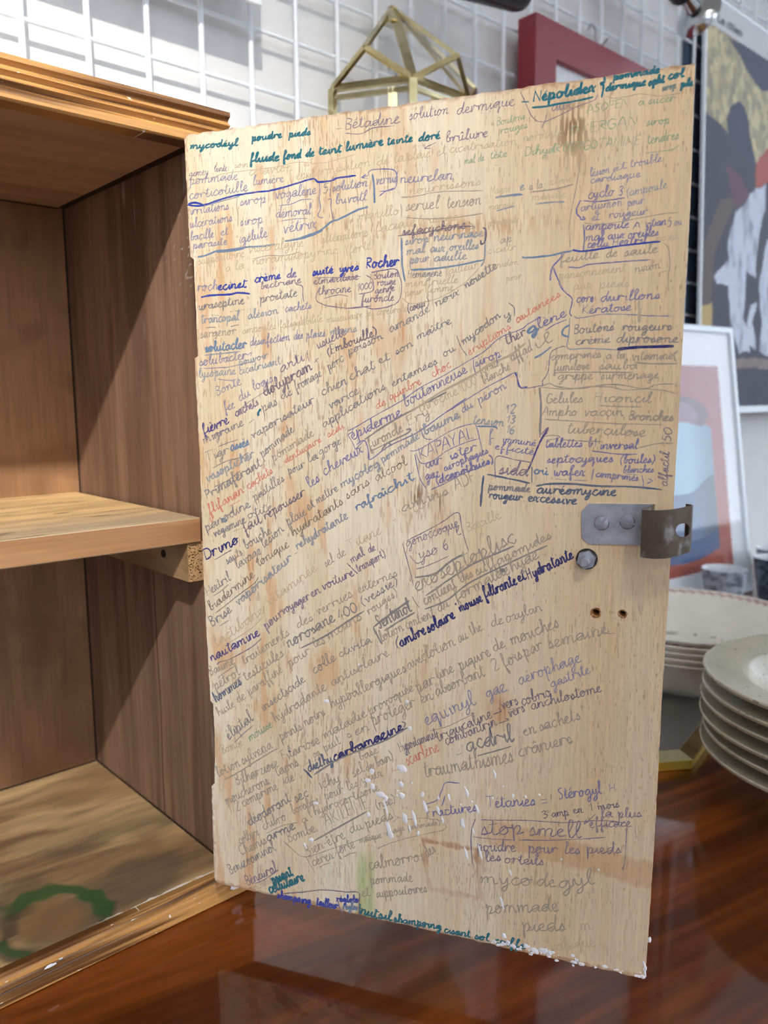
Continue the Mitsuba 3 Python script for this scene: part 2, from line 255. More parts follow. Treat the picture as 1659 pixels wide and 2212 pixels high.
# ------------------------------------------------------------------ the table
tp = put('table__top', box(-1.25, 1.75, -1.0, 0.222, -.028, 0, .003), 'm_mahogany')
for i, (x, y) in enumerate(((-1.18, -.93), (1.68, -.93), (-1.18, .15), (1.68, .15))):
    put('table__leg', cyl((x, y, Z0), (x, y, -.028), .022, 20, .034), 'm_mahogany', 30)
put('table__apron', cat(box(-1.18, 1.68, -.945, -.925, -.11, -.028), box(-1.18, 1.68, .14, .16, -.11, -.028), box(-1.19, -1.17, -.93, .15, -.11, -.028), box(1.67, 1.69, -.93, .15, -.11, -.028)), 'm_mahogany')
tag('table', 'glossy red-brown mahogany table top that the wooden cabinet and the plates stand on', 'table')

# ------------------------------------------------------------------ the wooden cabinet with its open door
CD, ZC, ZF, ZT, XL = 0.2109, 0.4583, 0.0212, 0.4771, -0.27
c = 'cabinet'
put(c + '__side_panel', box(0, .016, .004, CD - .0016, 0, ZT), 'm_cab_side')
put(c + '__side_panel', box(XL - .016, XL, .004, CD, 0, ZT), 'm_cab_side')
put(c + '__back_panel', box(XL - .016, .016, CD, CD + .006, 0, ZT), 'm_cab_back')
put(c + '__top_panel', cat(box(XL, -.0052, .012, CD, ZC, .4680), box(XL, 0, .012, CD, .4680, ZT)), 'm_cab_ceiling')
put(c + '__bottom_panel', box(XL, -.0004, .0045, CD - .0018, .003, ZF), 'm_cab_floor')
def fluted(z0, z1, fr, depth):
    pts = [(0, z1)]; H = z1 - z0                    # (y, z) outline, front at y = 0, three round grooves
    pts.append((-.0, z1 - .0008))
    for f in fr:
        zc = z1 - f * H
        for k in range(9):
            a = k / 8.0; pts.append((.0024 * math.sin(math.pi * a) ** 0.8, zc + .0021 - .0042 * a))
    pts += [(0, z0 + .0012), (.0012, z0), (depth, z0), (depth, z1)]
    m = extrude(Polygon(pts).buffer(0), .016 - XL + .016); M = np.zeros((4, 4)); M[0, 2] = 1; M[1, 0] = 1; M[2, 1] = 1; M[3, 3] = 1
    m.apply_transform(M); m.apply_translation((XL - .016, 0, 0)); return m
put(c + '__top_rail', fluted(.4562, ZT, (.22, .45, .67), .012), 'm_rail', 25, label='varnished fluted front rail along the top of the opening')
put(c + '__bottom_rail', fluted(.0006, ZF, (.25, .45, .64), .0045), 'm_rail', 25, label='varnished fluted front rail along the bottom, chipped with white paint')
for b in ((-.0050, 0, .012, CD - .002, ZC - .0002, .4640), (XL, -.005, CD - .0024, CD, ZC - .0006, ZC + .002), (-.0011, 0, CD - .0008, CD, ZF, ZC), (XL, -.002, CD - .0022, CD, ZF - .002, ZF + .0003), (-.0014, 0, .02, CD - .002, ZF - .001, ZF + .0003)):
    put(c + '__joint_strip', box(*b), 'm_joint')  # thin dark strips laid along the inside joints
put(c + '__shelf', box(XL, -.003, .0178, CD, .2294, .2446, .0006), 'm_shelf', label='tan wooden shelf with a worn greyish top')
put(c + '__shelf_batten', box(-.0112, 0, .0212, .19, .2050, .2288), 'm_batten', label='pale batten that carries the shelf')
put(c + '__shelf_batten__sawn_end', box(-.0112, 0, .0200, .0212, .2050, .2288), 'm_chipboard', label='coarse chipboard end')
for y, z, r in ((.052, .2185, .0026), (.088, .2255, .0018)):
    put(c + '__shelf_batten__nail', cyl((-.0112, y, z), (-.0118, y, z), r, 14), 'm_iron')
put(c + '__shelf_batten', box(XL, XL + .0112, .0200, .19, .2050, .2288), 'm_batten')
for p, q in (((-.006, -.0002, .0205), (-.013, .004, .0045)),):
    pass
fl = []
def fleck(rx, ry, h, n=11):
    a = np.sort(np.array([2 * math.pi * (k + .7 * rng.random()) / n for k in range(n)])); r = np.array([.72 + .5 * rng.random() for _ in range(n)])
    ring = np.c_[rx * r * np.cos(a), ry * r * np.sin(a), 0 * a]; inn = ring * .55 + [0, 0, h]
    V = np.vstack([ring, inn, [[0, 0, h * 1.15]]]); F = []
    for k in range(n):
        j = (k + 1) % n; F += [[k, j, n + j], [k, n + j, n + k], [n + k, n + j, 2 * n]]
    return trimesh.Trimesh(V, F, process=False)
def at0(m, u, z): m.apply_translation((u, z, .00003)); return m
def onfront(m, x, z):
    M = frame3((x, -.0002, z), (1, 0, 0), (0, 0, 1), (0, -1, 0)); m = m.copy(); m.apply_transform(M); return m
for x, z, rx, rz in ((.0035, .0175, .0040, .0022), (.0015, .0085, .0042, .0028), (.0040, .0120, .0014, .0020), (-.115, .0128, .0034, .0012), (-.109, .0142, .0014, .0005)):
    put(c + '__paint_chip', onfront(fleck(rx, rz, .0004), x, z), 'm_paint')

# door: outline in door millimetres, two hinge mortises on the left edge, screw holes
def jag(p, q, step, amp):
    n = max(2, int(math.hypot(q[0] - p[0], q[1] - p[1]) / step)); d = np.array([q[0] - p[0], q[1] - p[1]]) / math.hypot(q[0] - p[0], q[1] - p[1]); o = []
    for k in range(1, n):
        a = amp * (rng.random() - .5) * 2; o.append((p[0] + (q[0] - p[0]) * k / n - d[1] * a, p[1] + (q[1] - p[1]) * k / n + d[0] * a))
    return o
K = [(2.2, 453.6), (-.2, 451.6), (.3, 410), (.8, 391.6), (2.8, 390.2), (2.9, 339), (.9, 338.2), (1.5, 281), (.9, 215), (2.1, 142.6), (3.9, 141), (3.9, 116), (2.8, 92.2), (.5, 89.6), (-.2, 33), (.4, 30), (2.4, 28.4), (246.0, 28.4), (246.6, 40), (247.9, 106), (248.6, 181), (249.6, 232), (250.2, 275), (251.0, 347), (251.5, 390), (251.4, 432), (251.0, 454.2)]
out = []
for i, p in enumerate(K):
    q = K[(i + 1) % len(K)]; out.append(p)
    L = math.hypot(q[0] - p[0], q[1] - p[1])
    if L > 9: out += jag(p, q, 3.0, .45 if i in (16, 26) else .18)
DT = 0.013
outline = affinity.scale(Polygon(out).buffer(0), .001, .001, origin=(0, 0))
holes = [Point(.2172, .2133).buffer(.0019), Point(.2295, .2138).buffer(.0016)]
face = outline.difference(unary_union(holes))
front = extrude(face, .0012); front.apply_translation((0, 0, -.0012))
core = extrude(face, .006); core.apply_translation((0, 0, -.0072))
rear = extrude(outline, DT - .0072); rear.apply_translation((0, 0, -DT))
dr_ = c + '__door'
put(dr_, ondoor(front), 'm_door', label='plywood door standing open, its inside covered with handwritten notes')
put(dr_ + '__core', ondoor(cat(core, rear)), 'm_ply_edge', label='layered plywood edge')
for u, z, r in ((.2172, .2133, .0019), (.2295, .2138, .0016)):
    m = cyl((u, z, -.0069), (u, z, -.0072 + .00005), r, 18); put(dr_ + '__screw_hole_shade', ondoor(m), 'm_iron', label='dark disc for the shade inside an empty screw hole')  # dark disc at the bottom stands for the shade inside the hole
    m = trimesh.creation.annulus(r * 1.0, r * 1.35, .0003, sections=20); m.vertices += .0002 * np.sin(m.vertices[:, :1] * 9000); m.apply_translation((u, z, 0)); put(dr_ + '__screw_hole_rim', ondoor(m), 'm_ply_edge', 30)
for z0, z1 in ((.340, .389), (.0935, .1405)):
    leaf = box(.0018, .0028, z0, z1, -DT + .001, -.0030); put(dr_ + '__hinge', ondoor(cat(leaf, cyl((-.0005, z0, -DT), (-.0005, z1, -DT), .0026, 14), box(-.0012, -.0002, z0, z1, -DT - .006, -DT))), 'm_iron', 30)

# latch on the door
pl = Polygon([(.2094, .2620), (.2126, .2658), (.2420, .2666), (.2420, .2474), (.2132, .2466), (.2098, .2494)]).difference(Point(.2392, .2568).buffer(.0031))
mp = extrude(pl, .0009); put(dr_ + '__latch_plate', ondoor(mp), 'm_steel', label='grey steel latch plate with clipped corners')
def ribbon(path, zlo, zhi, t):
    P = np.array(path, float); g = np.gradient(P, axis=0); g /= np.linalg.norm(g, axis=1, keepdims=True); nn = np.c_[-g[:, 1], g[:, 0]]
    V = [];
    for i in range(len(P)):
        for s, z in ((0, zlo[i]), (0, zhi[i]), (1, zhi[i]), (1, zlo[i])):
            q = P[i] + nn[i] * t * s; V.append((q[0], z, q[1]))
    F = []
    for i in range(len(P) - 1):
        for j in range(4):
            a, b = i * 4 + j, i * 4 + (j + 1) % 4; F += [[a, b, b + 4], [a, b + 4, a + 4]]
    F += [[0, 2, 1], [0, 3, 2]]; e = (len(P) - 1) * 4; F += [[e, e + 1, e + 2], [e, e + 2, e + 3]]
    m = trimesh.Trimesh(V, F, process=False); m.fix_normals(); return m
fl_ = ribbon([(.2420, .0004), (.2418, .006), (.2403, .013), (.2388, .0178), (.2378, .0196)], [.2474, .2470, .2463, .2458, .2456], [.2666, .2666, .2665, .2664, .2664], .0008)
put(dr_ + '__latch_flange', ondoor(fl_), 'm_old_steel', 25)
nst = 18; us = np.linspace(.2376, .2570, nst); hh = .0196 + .0024 * np.sin(np.linspace(0, math.pi, nst)); zl = np.linspace(.2453, .2489, nst) - .0012 * np.sin(np.linspace(0, math.pi, nst)); zh = np.linspace(.2664, .2690, nst) - .0006 * np.sin(np.linspace(0, math.pi, nst))
st = ribbon(np.c_[us, hh], zl, zh, .0008)
cut = m3.Manifold(m3.Mesh(vert_properties=np.asarray(st.vertices, np.float32), tri_verts=np.asarray(st.faces, np.uint32)))
if cut.status() != m3.Error.NoError or cut.volume() < 0:
    st.invert(); cut = m3.Manifold(m3.Mesh(vert_properties=np.asarray(st.vertices, np.float32), tri_verts=np.asarray(st.faces, np.uint32)))
pin = m3.Manifold.cylinder(.03, .0030, .0030, 32).translate((.2543, .2584, .005)); cut = cut - pin
mm = cut.to_mesh(); st2 = trimesh.Trimesh(mm.vert_properties[:, :3], mm.tri_verts, process=False)
put(dr_ + '__latch_strap', ondoor(st2), 'm_old_steel', 25, label='curved rusty steel catch strap with a hole')
for z0, z1 in ((.2493, .2689),):
    lp = ribbon([(.2566, .0196), (.2572, .018), (.2566, .0150), (.2550, .0135)], [z0] * 4, [z1] * 4, .0007); put(dr_ + '__latch_lip', ondoor(lp), 'm_old_steel', 25)
for u, z, a in ((.2187, .2569, 52), (.2303, .2579, -14)):
    head = lathe([(0, .0010), (.0034, .0010), (.0035, .0013), (.0031, .0018), (.0016, .0020), (0, .00205)], 28)
    sl = m3.Manifold.cube((.0090, .0011, .0030), True).rotate((0, 0, a)).translate((0, 0, .00262))
    hm = m3.Manifold(m3.Mesh(vert_properties=np.asarray(trimesh.convex.convex_hull(head.vertices).vertices, np.float32), tri_verts=np.asarray(trimesh.convex.convex_hull(head.vertices).faces, np.uint32)))
    q = (hm - sl).to_mesh(); m = trimesh.Trimesh(q.vert_properties[:, :3], q.tri_verts, process=False); m.apply_translation((u, z, -.0002))
    put(dr_ + '__latch_screw', ondoor(m), 'm_steel', 25)
nut = extrude(Polygon([(.0045 * math.cos(math.pi * k / 3 + .3), .0045 * math.sin(math.pi * k / 3 + .3)) for k in range(6)]), .0030)
wsh = cyl((0, 0, 0), (0, 0, .0008), .0050, 30)
for part, m, mt in (('washer', wsh, 'm_iron'), ('nut', nut, 'm_steel'), ('bolt', cat(cyl((0, 0, 0), (0, 0, .0092), .0023, 24), cyl((0, 0, .0092), (0, 0, .0097), .0023, 24, .0018)), 'm_steel')):
    m = m.copy(); m.apply_translation((.2124, .2393, .0008 if part == 'nut' else 0)); put(dr_ + '__' + part, ondoor(m), mt, 25)

# dried paint on the door: u, z, half width, half height in millimetres
PAINT = '102.1,115.0,1.4,1.5 99.5,109.4,1.7,1.5 102.1,106.2,1.5,1.7 119.4,119.2,2.7,2.5 118.4,110.3,1.7,2.1 116.6,106.2,0.5,0.5 119.3,104.1,1.7,1.7 116.3,103.6,0.6,0.7 107.2,102.4,2.6,1.5 109.9,101.0,1.3,2.0 109.7,95.5,0.6,4.9 111.6,82.6,1.5,5.3 113.1,80.1,1.2,1.9 120.7,91.3,1.3,3.7 123.4,85.7,0.7,2.4 126.1,91.7,1.1,4.3 128.2,84.1,0.7,1.3 130.6,106.3,1.3,1.5 132.1,99.7,1.3,3.3 139.4,98.9,1.0,2.4 139.4,106.0,0.5,1.3 154.9,111.6,0.8,2.6 157.5,107.1,0.7,0.7 153.5,114.4,0.4,0.4 160.3,103.4,0.8,2.6 169.4,124.2,0.5,2.3 168.6,111.0,0.6,0.8 178.9,113.9,0.7,1.3 185.4,114.7,0.4,1.0 141.8,93.9,0.5,2.4 154.8,77.1,0.7,3.6 162.2,79.8,0.5,4.2 99.6,89.7,1.1,1.4 123.6,142.5,1.2,1.1 173.8,118.1,0.3,0.5 158.5,90.4,0.5,1.7 124.7,112.0,0.7,0.8 151.5,104.3,0.5,0.5 152.7,94.1,1.3,3.0 145.2,107.6,0.5,2.4 68.0,90.8,1.6,1.1 64.9,68.1,1.5,1.6 60.8,64.0,0.7,1.8 102.0,114.9,1.4,1.7 107.1,102.3,2.1,1.7 85.6,99.9,0.6,0.6 175.3,35.1,1.4,1.5 174.1,53.6,0.6,3.7 178.2,71.6,0.6,2.0 172.2,29.0,1.2,0.9 177.5,31.3,1.1,1.5 180.3,30.3,1.8,1.3 187.0,31.9,1.5,1.2 191.3,30.6,2.1,1.5 196.2,31.4,2.4,1.9 199.2,30.5,1.1,1.2 189.6,27.8,1.2,0.7 202.8,27.5,1.2,0.9 215.5,28.7,1.4,1.2 222.2,28.7,0.8,0.9 211.2,26.9,0.7,0.5 245.6,36.2,0.5,1.9 246.0,31.9,0.5,2.2 245.1,29.4,1.2,1.1 75.5,151.7,1.9,1.1 95.1,174.3,0.2,0.7 122.2,157.1,1.0,1.2 192.4,116.6,0.5,0.6 203.9,84.1,0.8,0.6 222.4,82.1,0.5,0.5'
for b in PAINT.split():
    u, z, ru, rz = (float(v) / 1000 for v in b.split(','))
    n_ = 13 if ru > .004 or rz > .004 else 9
    m = fleck(max(ru, .0006) * 1.05, max(rz, .0006) * 1.05, .0004, n_); m.apply_transform(trimesh.transformations.rotation_matrix(.25 if rz > 2.2 * ru else 0, [0, 0, 1])); m.apply_translation((u, z, .00002))
    put(dr_ + '__paint_fleck', ondoor(m), 'm_paint')
for _ in range(42):
    u = rng.uniform(.166, .2455) if rng.random() < .6 else rng.uniform(.172, .205); z = .0287 + abs(rng.gauss(0, .0016)); s = rng.uniform(.0003, .0011)
    put(dr_ + '__paint_fleck', ondoor(at0(fleck(s * rng.uniform(.8, 1.8), s, .0003, 7), u, z)), 'm_paint')
for u, z, ru, rz in ((.2487, .050, .0009, .0016), (.2474, .034, .0008, .0018)):
    m = fleck(ru, rz, .0006); m.apply_translation((u - .0012, z, .0)); put(dr_ + '__paint_fleck', ondoor(m), 'm_paint')

# ------------------------------------------------------------------ handwriting: a single-stroke hand, one inscription per part
GL = {'a': '12|9,8 6,10 2,7 1,3 4,0 7,3 9,9 9,3 10,0 12,2', 'b': '11|2,5 5,14 6,20 4,21 3,16 3,3 5,0 8,2 8,6 6,8 8,7 11,8', 'c': '9|8,8.5 7,10 4.5,10 2,7 1.2,3 4,0 6,0 9,2.5', 'd': '12|9,8 6,10 2,7 1,3 4,0 7,3 9,12 10,21 9,9 9,3 10,0 12,2',
 'e': '9|1,3 5,6 6,9 4,10 1,6 2,1 5,0 9,2', 'f': '9|2,6 5,15 6,20 4,21 3,15 3,0 3,-8 5,-10 5,-4 3,1 9,3', 'g': '12|9,8 6,10 2,7 1,3 4,1 7,4 9,9 9,-2 7,-9 4,-10 4,-6 8,-2 12,2', 'h': '12|2,5 5,15 5,20 3,20 3,10 3,0 4,6 7,10 9,8 9,2 10,0 12,2',
 'i': '6|2,6 3,10 3,3 4,0 6,2|4,15 4.6,14', 'j': '6|3,9 3,-4 2,-9 0,-9 1,-5 6,2|4,15 4.6,14', 'k': '11|2,5 5,15 5,20 3,20 3,10 3,0 4,6 7,9 7,6 4,4 8,0 11,2', 'l': '7|2,5 5,15 5,20 3,20 2,10 3,1 5,0 7,2',
 'm': '17|1,8 2,10 2,0 3,7 6,10 7,8 7,0 8,7 11,10 13,8 13,2 14,0 17,2', 'n': '12|1,8 2,10 2,0 3,7 6,10 8,8 8,2 9,0 12,2', 'o': '11|7,9 4,10 1,6 2,1 5,0 8,4 7,9 6,8 11,8', 'p': '11|1,8 2,12 2,-10 2,2 4,9 7,10 8,6 6,1 4,0 7,0 11,2',
 'q': '12|9,8 6,10 2,7 1,3 4,1 7,4 9,9 9,-10 10,-3 12,2', 'r': '10|1,8 2,10 2,0 3,6 5,10 8,9 10,8', 's': '8|1,3 4,10 5,7 6,3 4,0 1,1 8,2', 't': '8|2,5 4,18 3,8 3,2 5,0 8,2|0,13 8,14', 'u': '12|1,7 2,10 2,3 4,0 7,3 8,10 8,3 9,0 12,2',
 'v': '10|1,8 2,10 4,0 5,1 7,9 8,8 10,8', 'w': '14|1,8 2,10 3,1 5,1 6,8 7,1 9,1 11,9 14,8', 'x': '10|1,9 4,10 5,5 6,0 9,1|9,10 1,0', 'y': '11|1,7 2,10 2,4 4,1 7,4 8,10 8,-3 6,-9 3,-9 4,-5 11,2', 'z': '10|1,9 7,10 1,0 8,0 10,2',
 'A': '12|-0,0 6,19 11,0|2,7 9,7', 'B': '11|2,0 2,19|2,19 8,17 8,12 3,10 9,7 8,1 2,0', 'C': '11|10,16 6,19 2,13 2,5 5,0 10,3', 'D': '12|2,0 2,19|0,19 8,17 11,8 8,1 1,0', 'E': '10|9,19 2,19 2,0 9,0!|2,10 8,10', 'F': '10|9,19 2,19 2,0!|2,10 8,10', 'G': '12|10,16 5,19 1,10 4,0 10,2 10,8 6,8',
 'H': '13|2,19 2,0|10,19 10,0|2,9 10,10', 'I': '5|2,19 2,0', 'K': '12|2,19 2,0|10,19 3,9 11,0!', 'L': '10|2,19 2,0 9,0!', 'M': '15|1,0 2,19 7,5 12,19 13,0!', 'N': '13|1,0 2,19 10,0 11,19!', 'O': '12|6,19 1,10 5,0 11,8 6,19', 'P': '11|2,0 2,19|1,18 9,17 9,11 3,9', 'R': '12|2,0 2,19|1,18 9,17 9,11 3,9 11,0',
 'S': '11|9,17 5,19 2,14 8,7 6,0 1,2', 'T': '13|6,19 6,0|0,19 12,19', 'V': '12|0,19 5,0 10,19!', 'X': '12|1,19 10,0|10,19 1,0', 'Y': '12|0,19 5,9|10,19 5,9 5,0!', 'Z': '12|1,19 10,19 1,0 10,0!',
 '0': '11|5,18 1,12 1,5 5,0 9,5 9,13 5,18', '1': '8|1,12 5,18 5,0!', '2': '10|1,14 4,18 8,14 2,0 9,0', '3': '10|1,16 5,18 8,14 4,10 8,6 5,0 1,2', '4': '10|6,18 1,6 9,6!|7,10 7,-1', '5': '10|2,18 1,11 6,11 8,6 5,0 1,1|2,18 8,18', '6': '10|7,18 2,10 1,4 5,0 8,4 6,9 2,6',
 '.': '5|1,0 1.6,.8', ',': '5|2,1 1,-3', ':': '5|1,1 1.5,1.8|1,8 1.5,8.8', '-': '8|1,6 7,6', '+': '11|1,7 10,8|5,12 5,3', '(': '6|5,20 1,12 1,4 4,-5', ')': '6|1,20 5,12 5,4 1,-5', "'": '4|2,20 1,15', '"': '6|1,20 1,16|3,20 3,16', '/': '8|7,20 1,-2', '=': '10|1,5 8,5|1,10 8,10'}
ACC = {'\u0301': '4,13 7,17', '\u0300': '3,17 6,13', '\u0302': '2,13 4,16 6,13', '\u0308': '3,14 3.6,15', '\u0327': '5,0 4,-4'}
def pts_(s): return np.array([[float(v) for v in q.split(',')] for q in s.rstrip('!').split()])
def write(text, h, length):
    """Strokes of the text, baseline on y = 0 from x = 0 to length, small letters h high."""
    strokes, run, x = [], [], 0.0
    for ch in unicodedata.normalize('NFD', text):
        if ch in ACC:
            strokes.append((pts_(ACC[ch]) + [x - 10, 0], True))
            if ch == '\u0308': strokes.append((pts_(ACC[ch]) + [x - 7, 0], True))
            continue
        if ch == ' ' or ch not in GL:
            if run: strokes.append((np.vstack(run), True)); run = []
            x += 8; continue
        w, *st = GL[ch].split('|'); A = pts_(st[0]); jit = np.array([[rng.gauss(0, .35), rng.gauss(0, .45)] for _ in A]); jit[-1] *= .3
        A = A + jit + [x, 0]
        if ch.islower():
            if ch == 'c' and run: strokes.append((np.vstack(run), True)); run = []
            run.append(A)
            if rng.random() < .16: strokes.append((np.vstack(run), True)); run = []
        else:
            if run: strokes.append((np.vstack(run), True)); run = []
            strokes.append((A, not st[0].endswith('!')))
        for e in st[1:]: strokes.append((pts_(e) + [x + rng.gauss(0, .5), rng.gauss(0, .5)], not e.endswith('!')))
        x += float(w)
    if run: strokes.append((np.vstack(run), True))
    sx, sy = length / max(x, 1), h / 10.0; o = []
    for P, sm in strokes:
        P = spline(P, 3) if sm else P
        o.append(np.c_[(P[:, 0]) * sx + .16 * P[:, 1] * sy, P[:, 1] * sy])
    return o
INK = {'G': (12, 106, 126), 'B': (44, 66, 164), 'b': (94, 106, 166), 'P': (78, 68, 134), 'p': (132, 128, 132), 'q': (176, 162, 146), 'R': (206, 92, 88), 'N': (30, 42, 112), 'T': (84, 150, 126), 'L': (108, 132, 164), 'K': (84, 98, 128), 'J': (62, 62, 78)}
INKNAME = {'G': 'dark teal felt-pen handwriting', 'B': 'blue ballpoint handwriting', 'b': 'faded blue ballpoint handwriting', 'P': 'violet ballpoint handwriting', 'p': 'grey pencil handwriting', 'q': 'faint pencil handwriting', 'R': 'red ballpoint handwriting', 'N': 'navy pen handwriting', 'T': 'pale green pen handwriting', 'L': 'light blue pen handwriting', 'K': 'slate-coloured pen handwriting', 'J': 'blackish pen handwriting'}
PAPER = np.array(lin(216, 190, 150))
def ink_mesh(items):
    V, F, Cc = [], [], []
    n0 = 0
    for col, w, P in items:
        d = np.hypot(*np.diff(P, axis=0).T); P = P[np.r_[True, d > 1e-6]]
        if len(P) < 2: continue
        g = np.gradient(P, axis=0); g /= np.maximum(np.linalg.norm(g, axis=1, keepdims=True), 1e-9); nr = np.c_[-g[:, 1], g[:, 0]]
        s0 = rng.random() * 90; t = np.arange(len(P)) * .55 + s0
        q = np.array([t, t * 0 + s0, t * 0]).T
        pr = meshkit.noise(q, 3); ww = (w * .44) * (.72 + .5 * pr); ww[0] *= .6; ww[-1] *= .5
        al = np.clip({'q': .62, 'p': .80, 'T': .75, 'R': .85, 'b': .85}.get(col, .86) * (.56 + .5 * meshkit.noise(q * 1.7 + 5, 4)) + (.28 if w > .00085 else 0), 0, .97)[:, None]
        cc = PAPER * (1 - al) + np.array(lin(*INK[col])) * al
        zz = .00006 + .00004 * rng.random()
        L, R = P - nr * ww[:, None], P + nr * ww[:, None]; m = len(P)
        V.append(np.c_[np.vstack([L, R]), np.full(2 * m, zz)]); Cc.append(np.vstack([cc, cc]))
        i = np.arange(m - 1); F.append(np.vstack([np.c_[i, i + m + 1, i + 1], np.c_[i, i + m, i + m + 1]])[:, ::-1] + n0); n0 += 2 * m
    V = np.vstack(V); V = np.c_[V, np.ones(len(V))] @ DOORM.T
    return (V[:, :3], np.vstack(F)), np.clip(np.vstack(Cc), 0, 1)
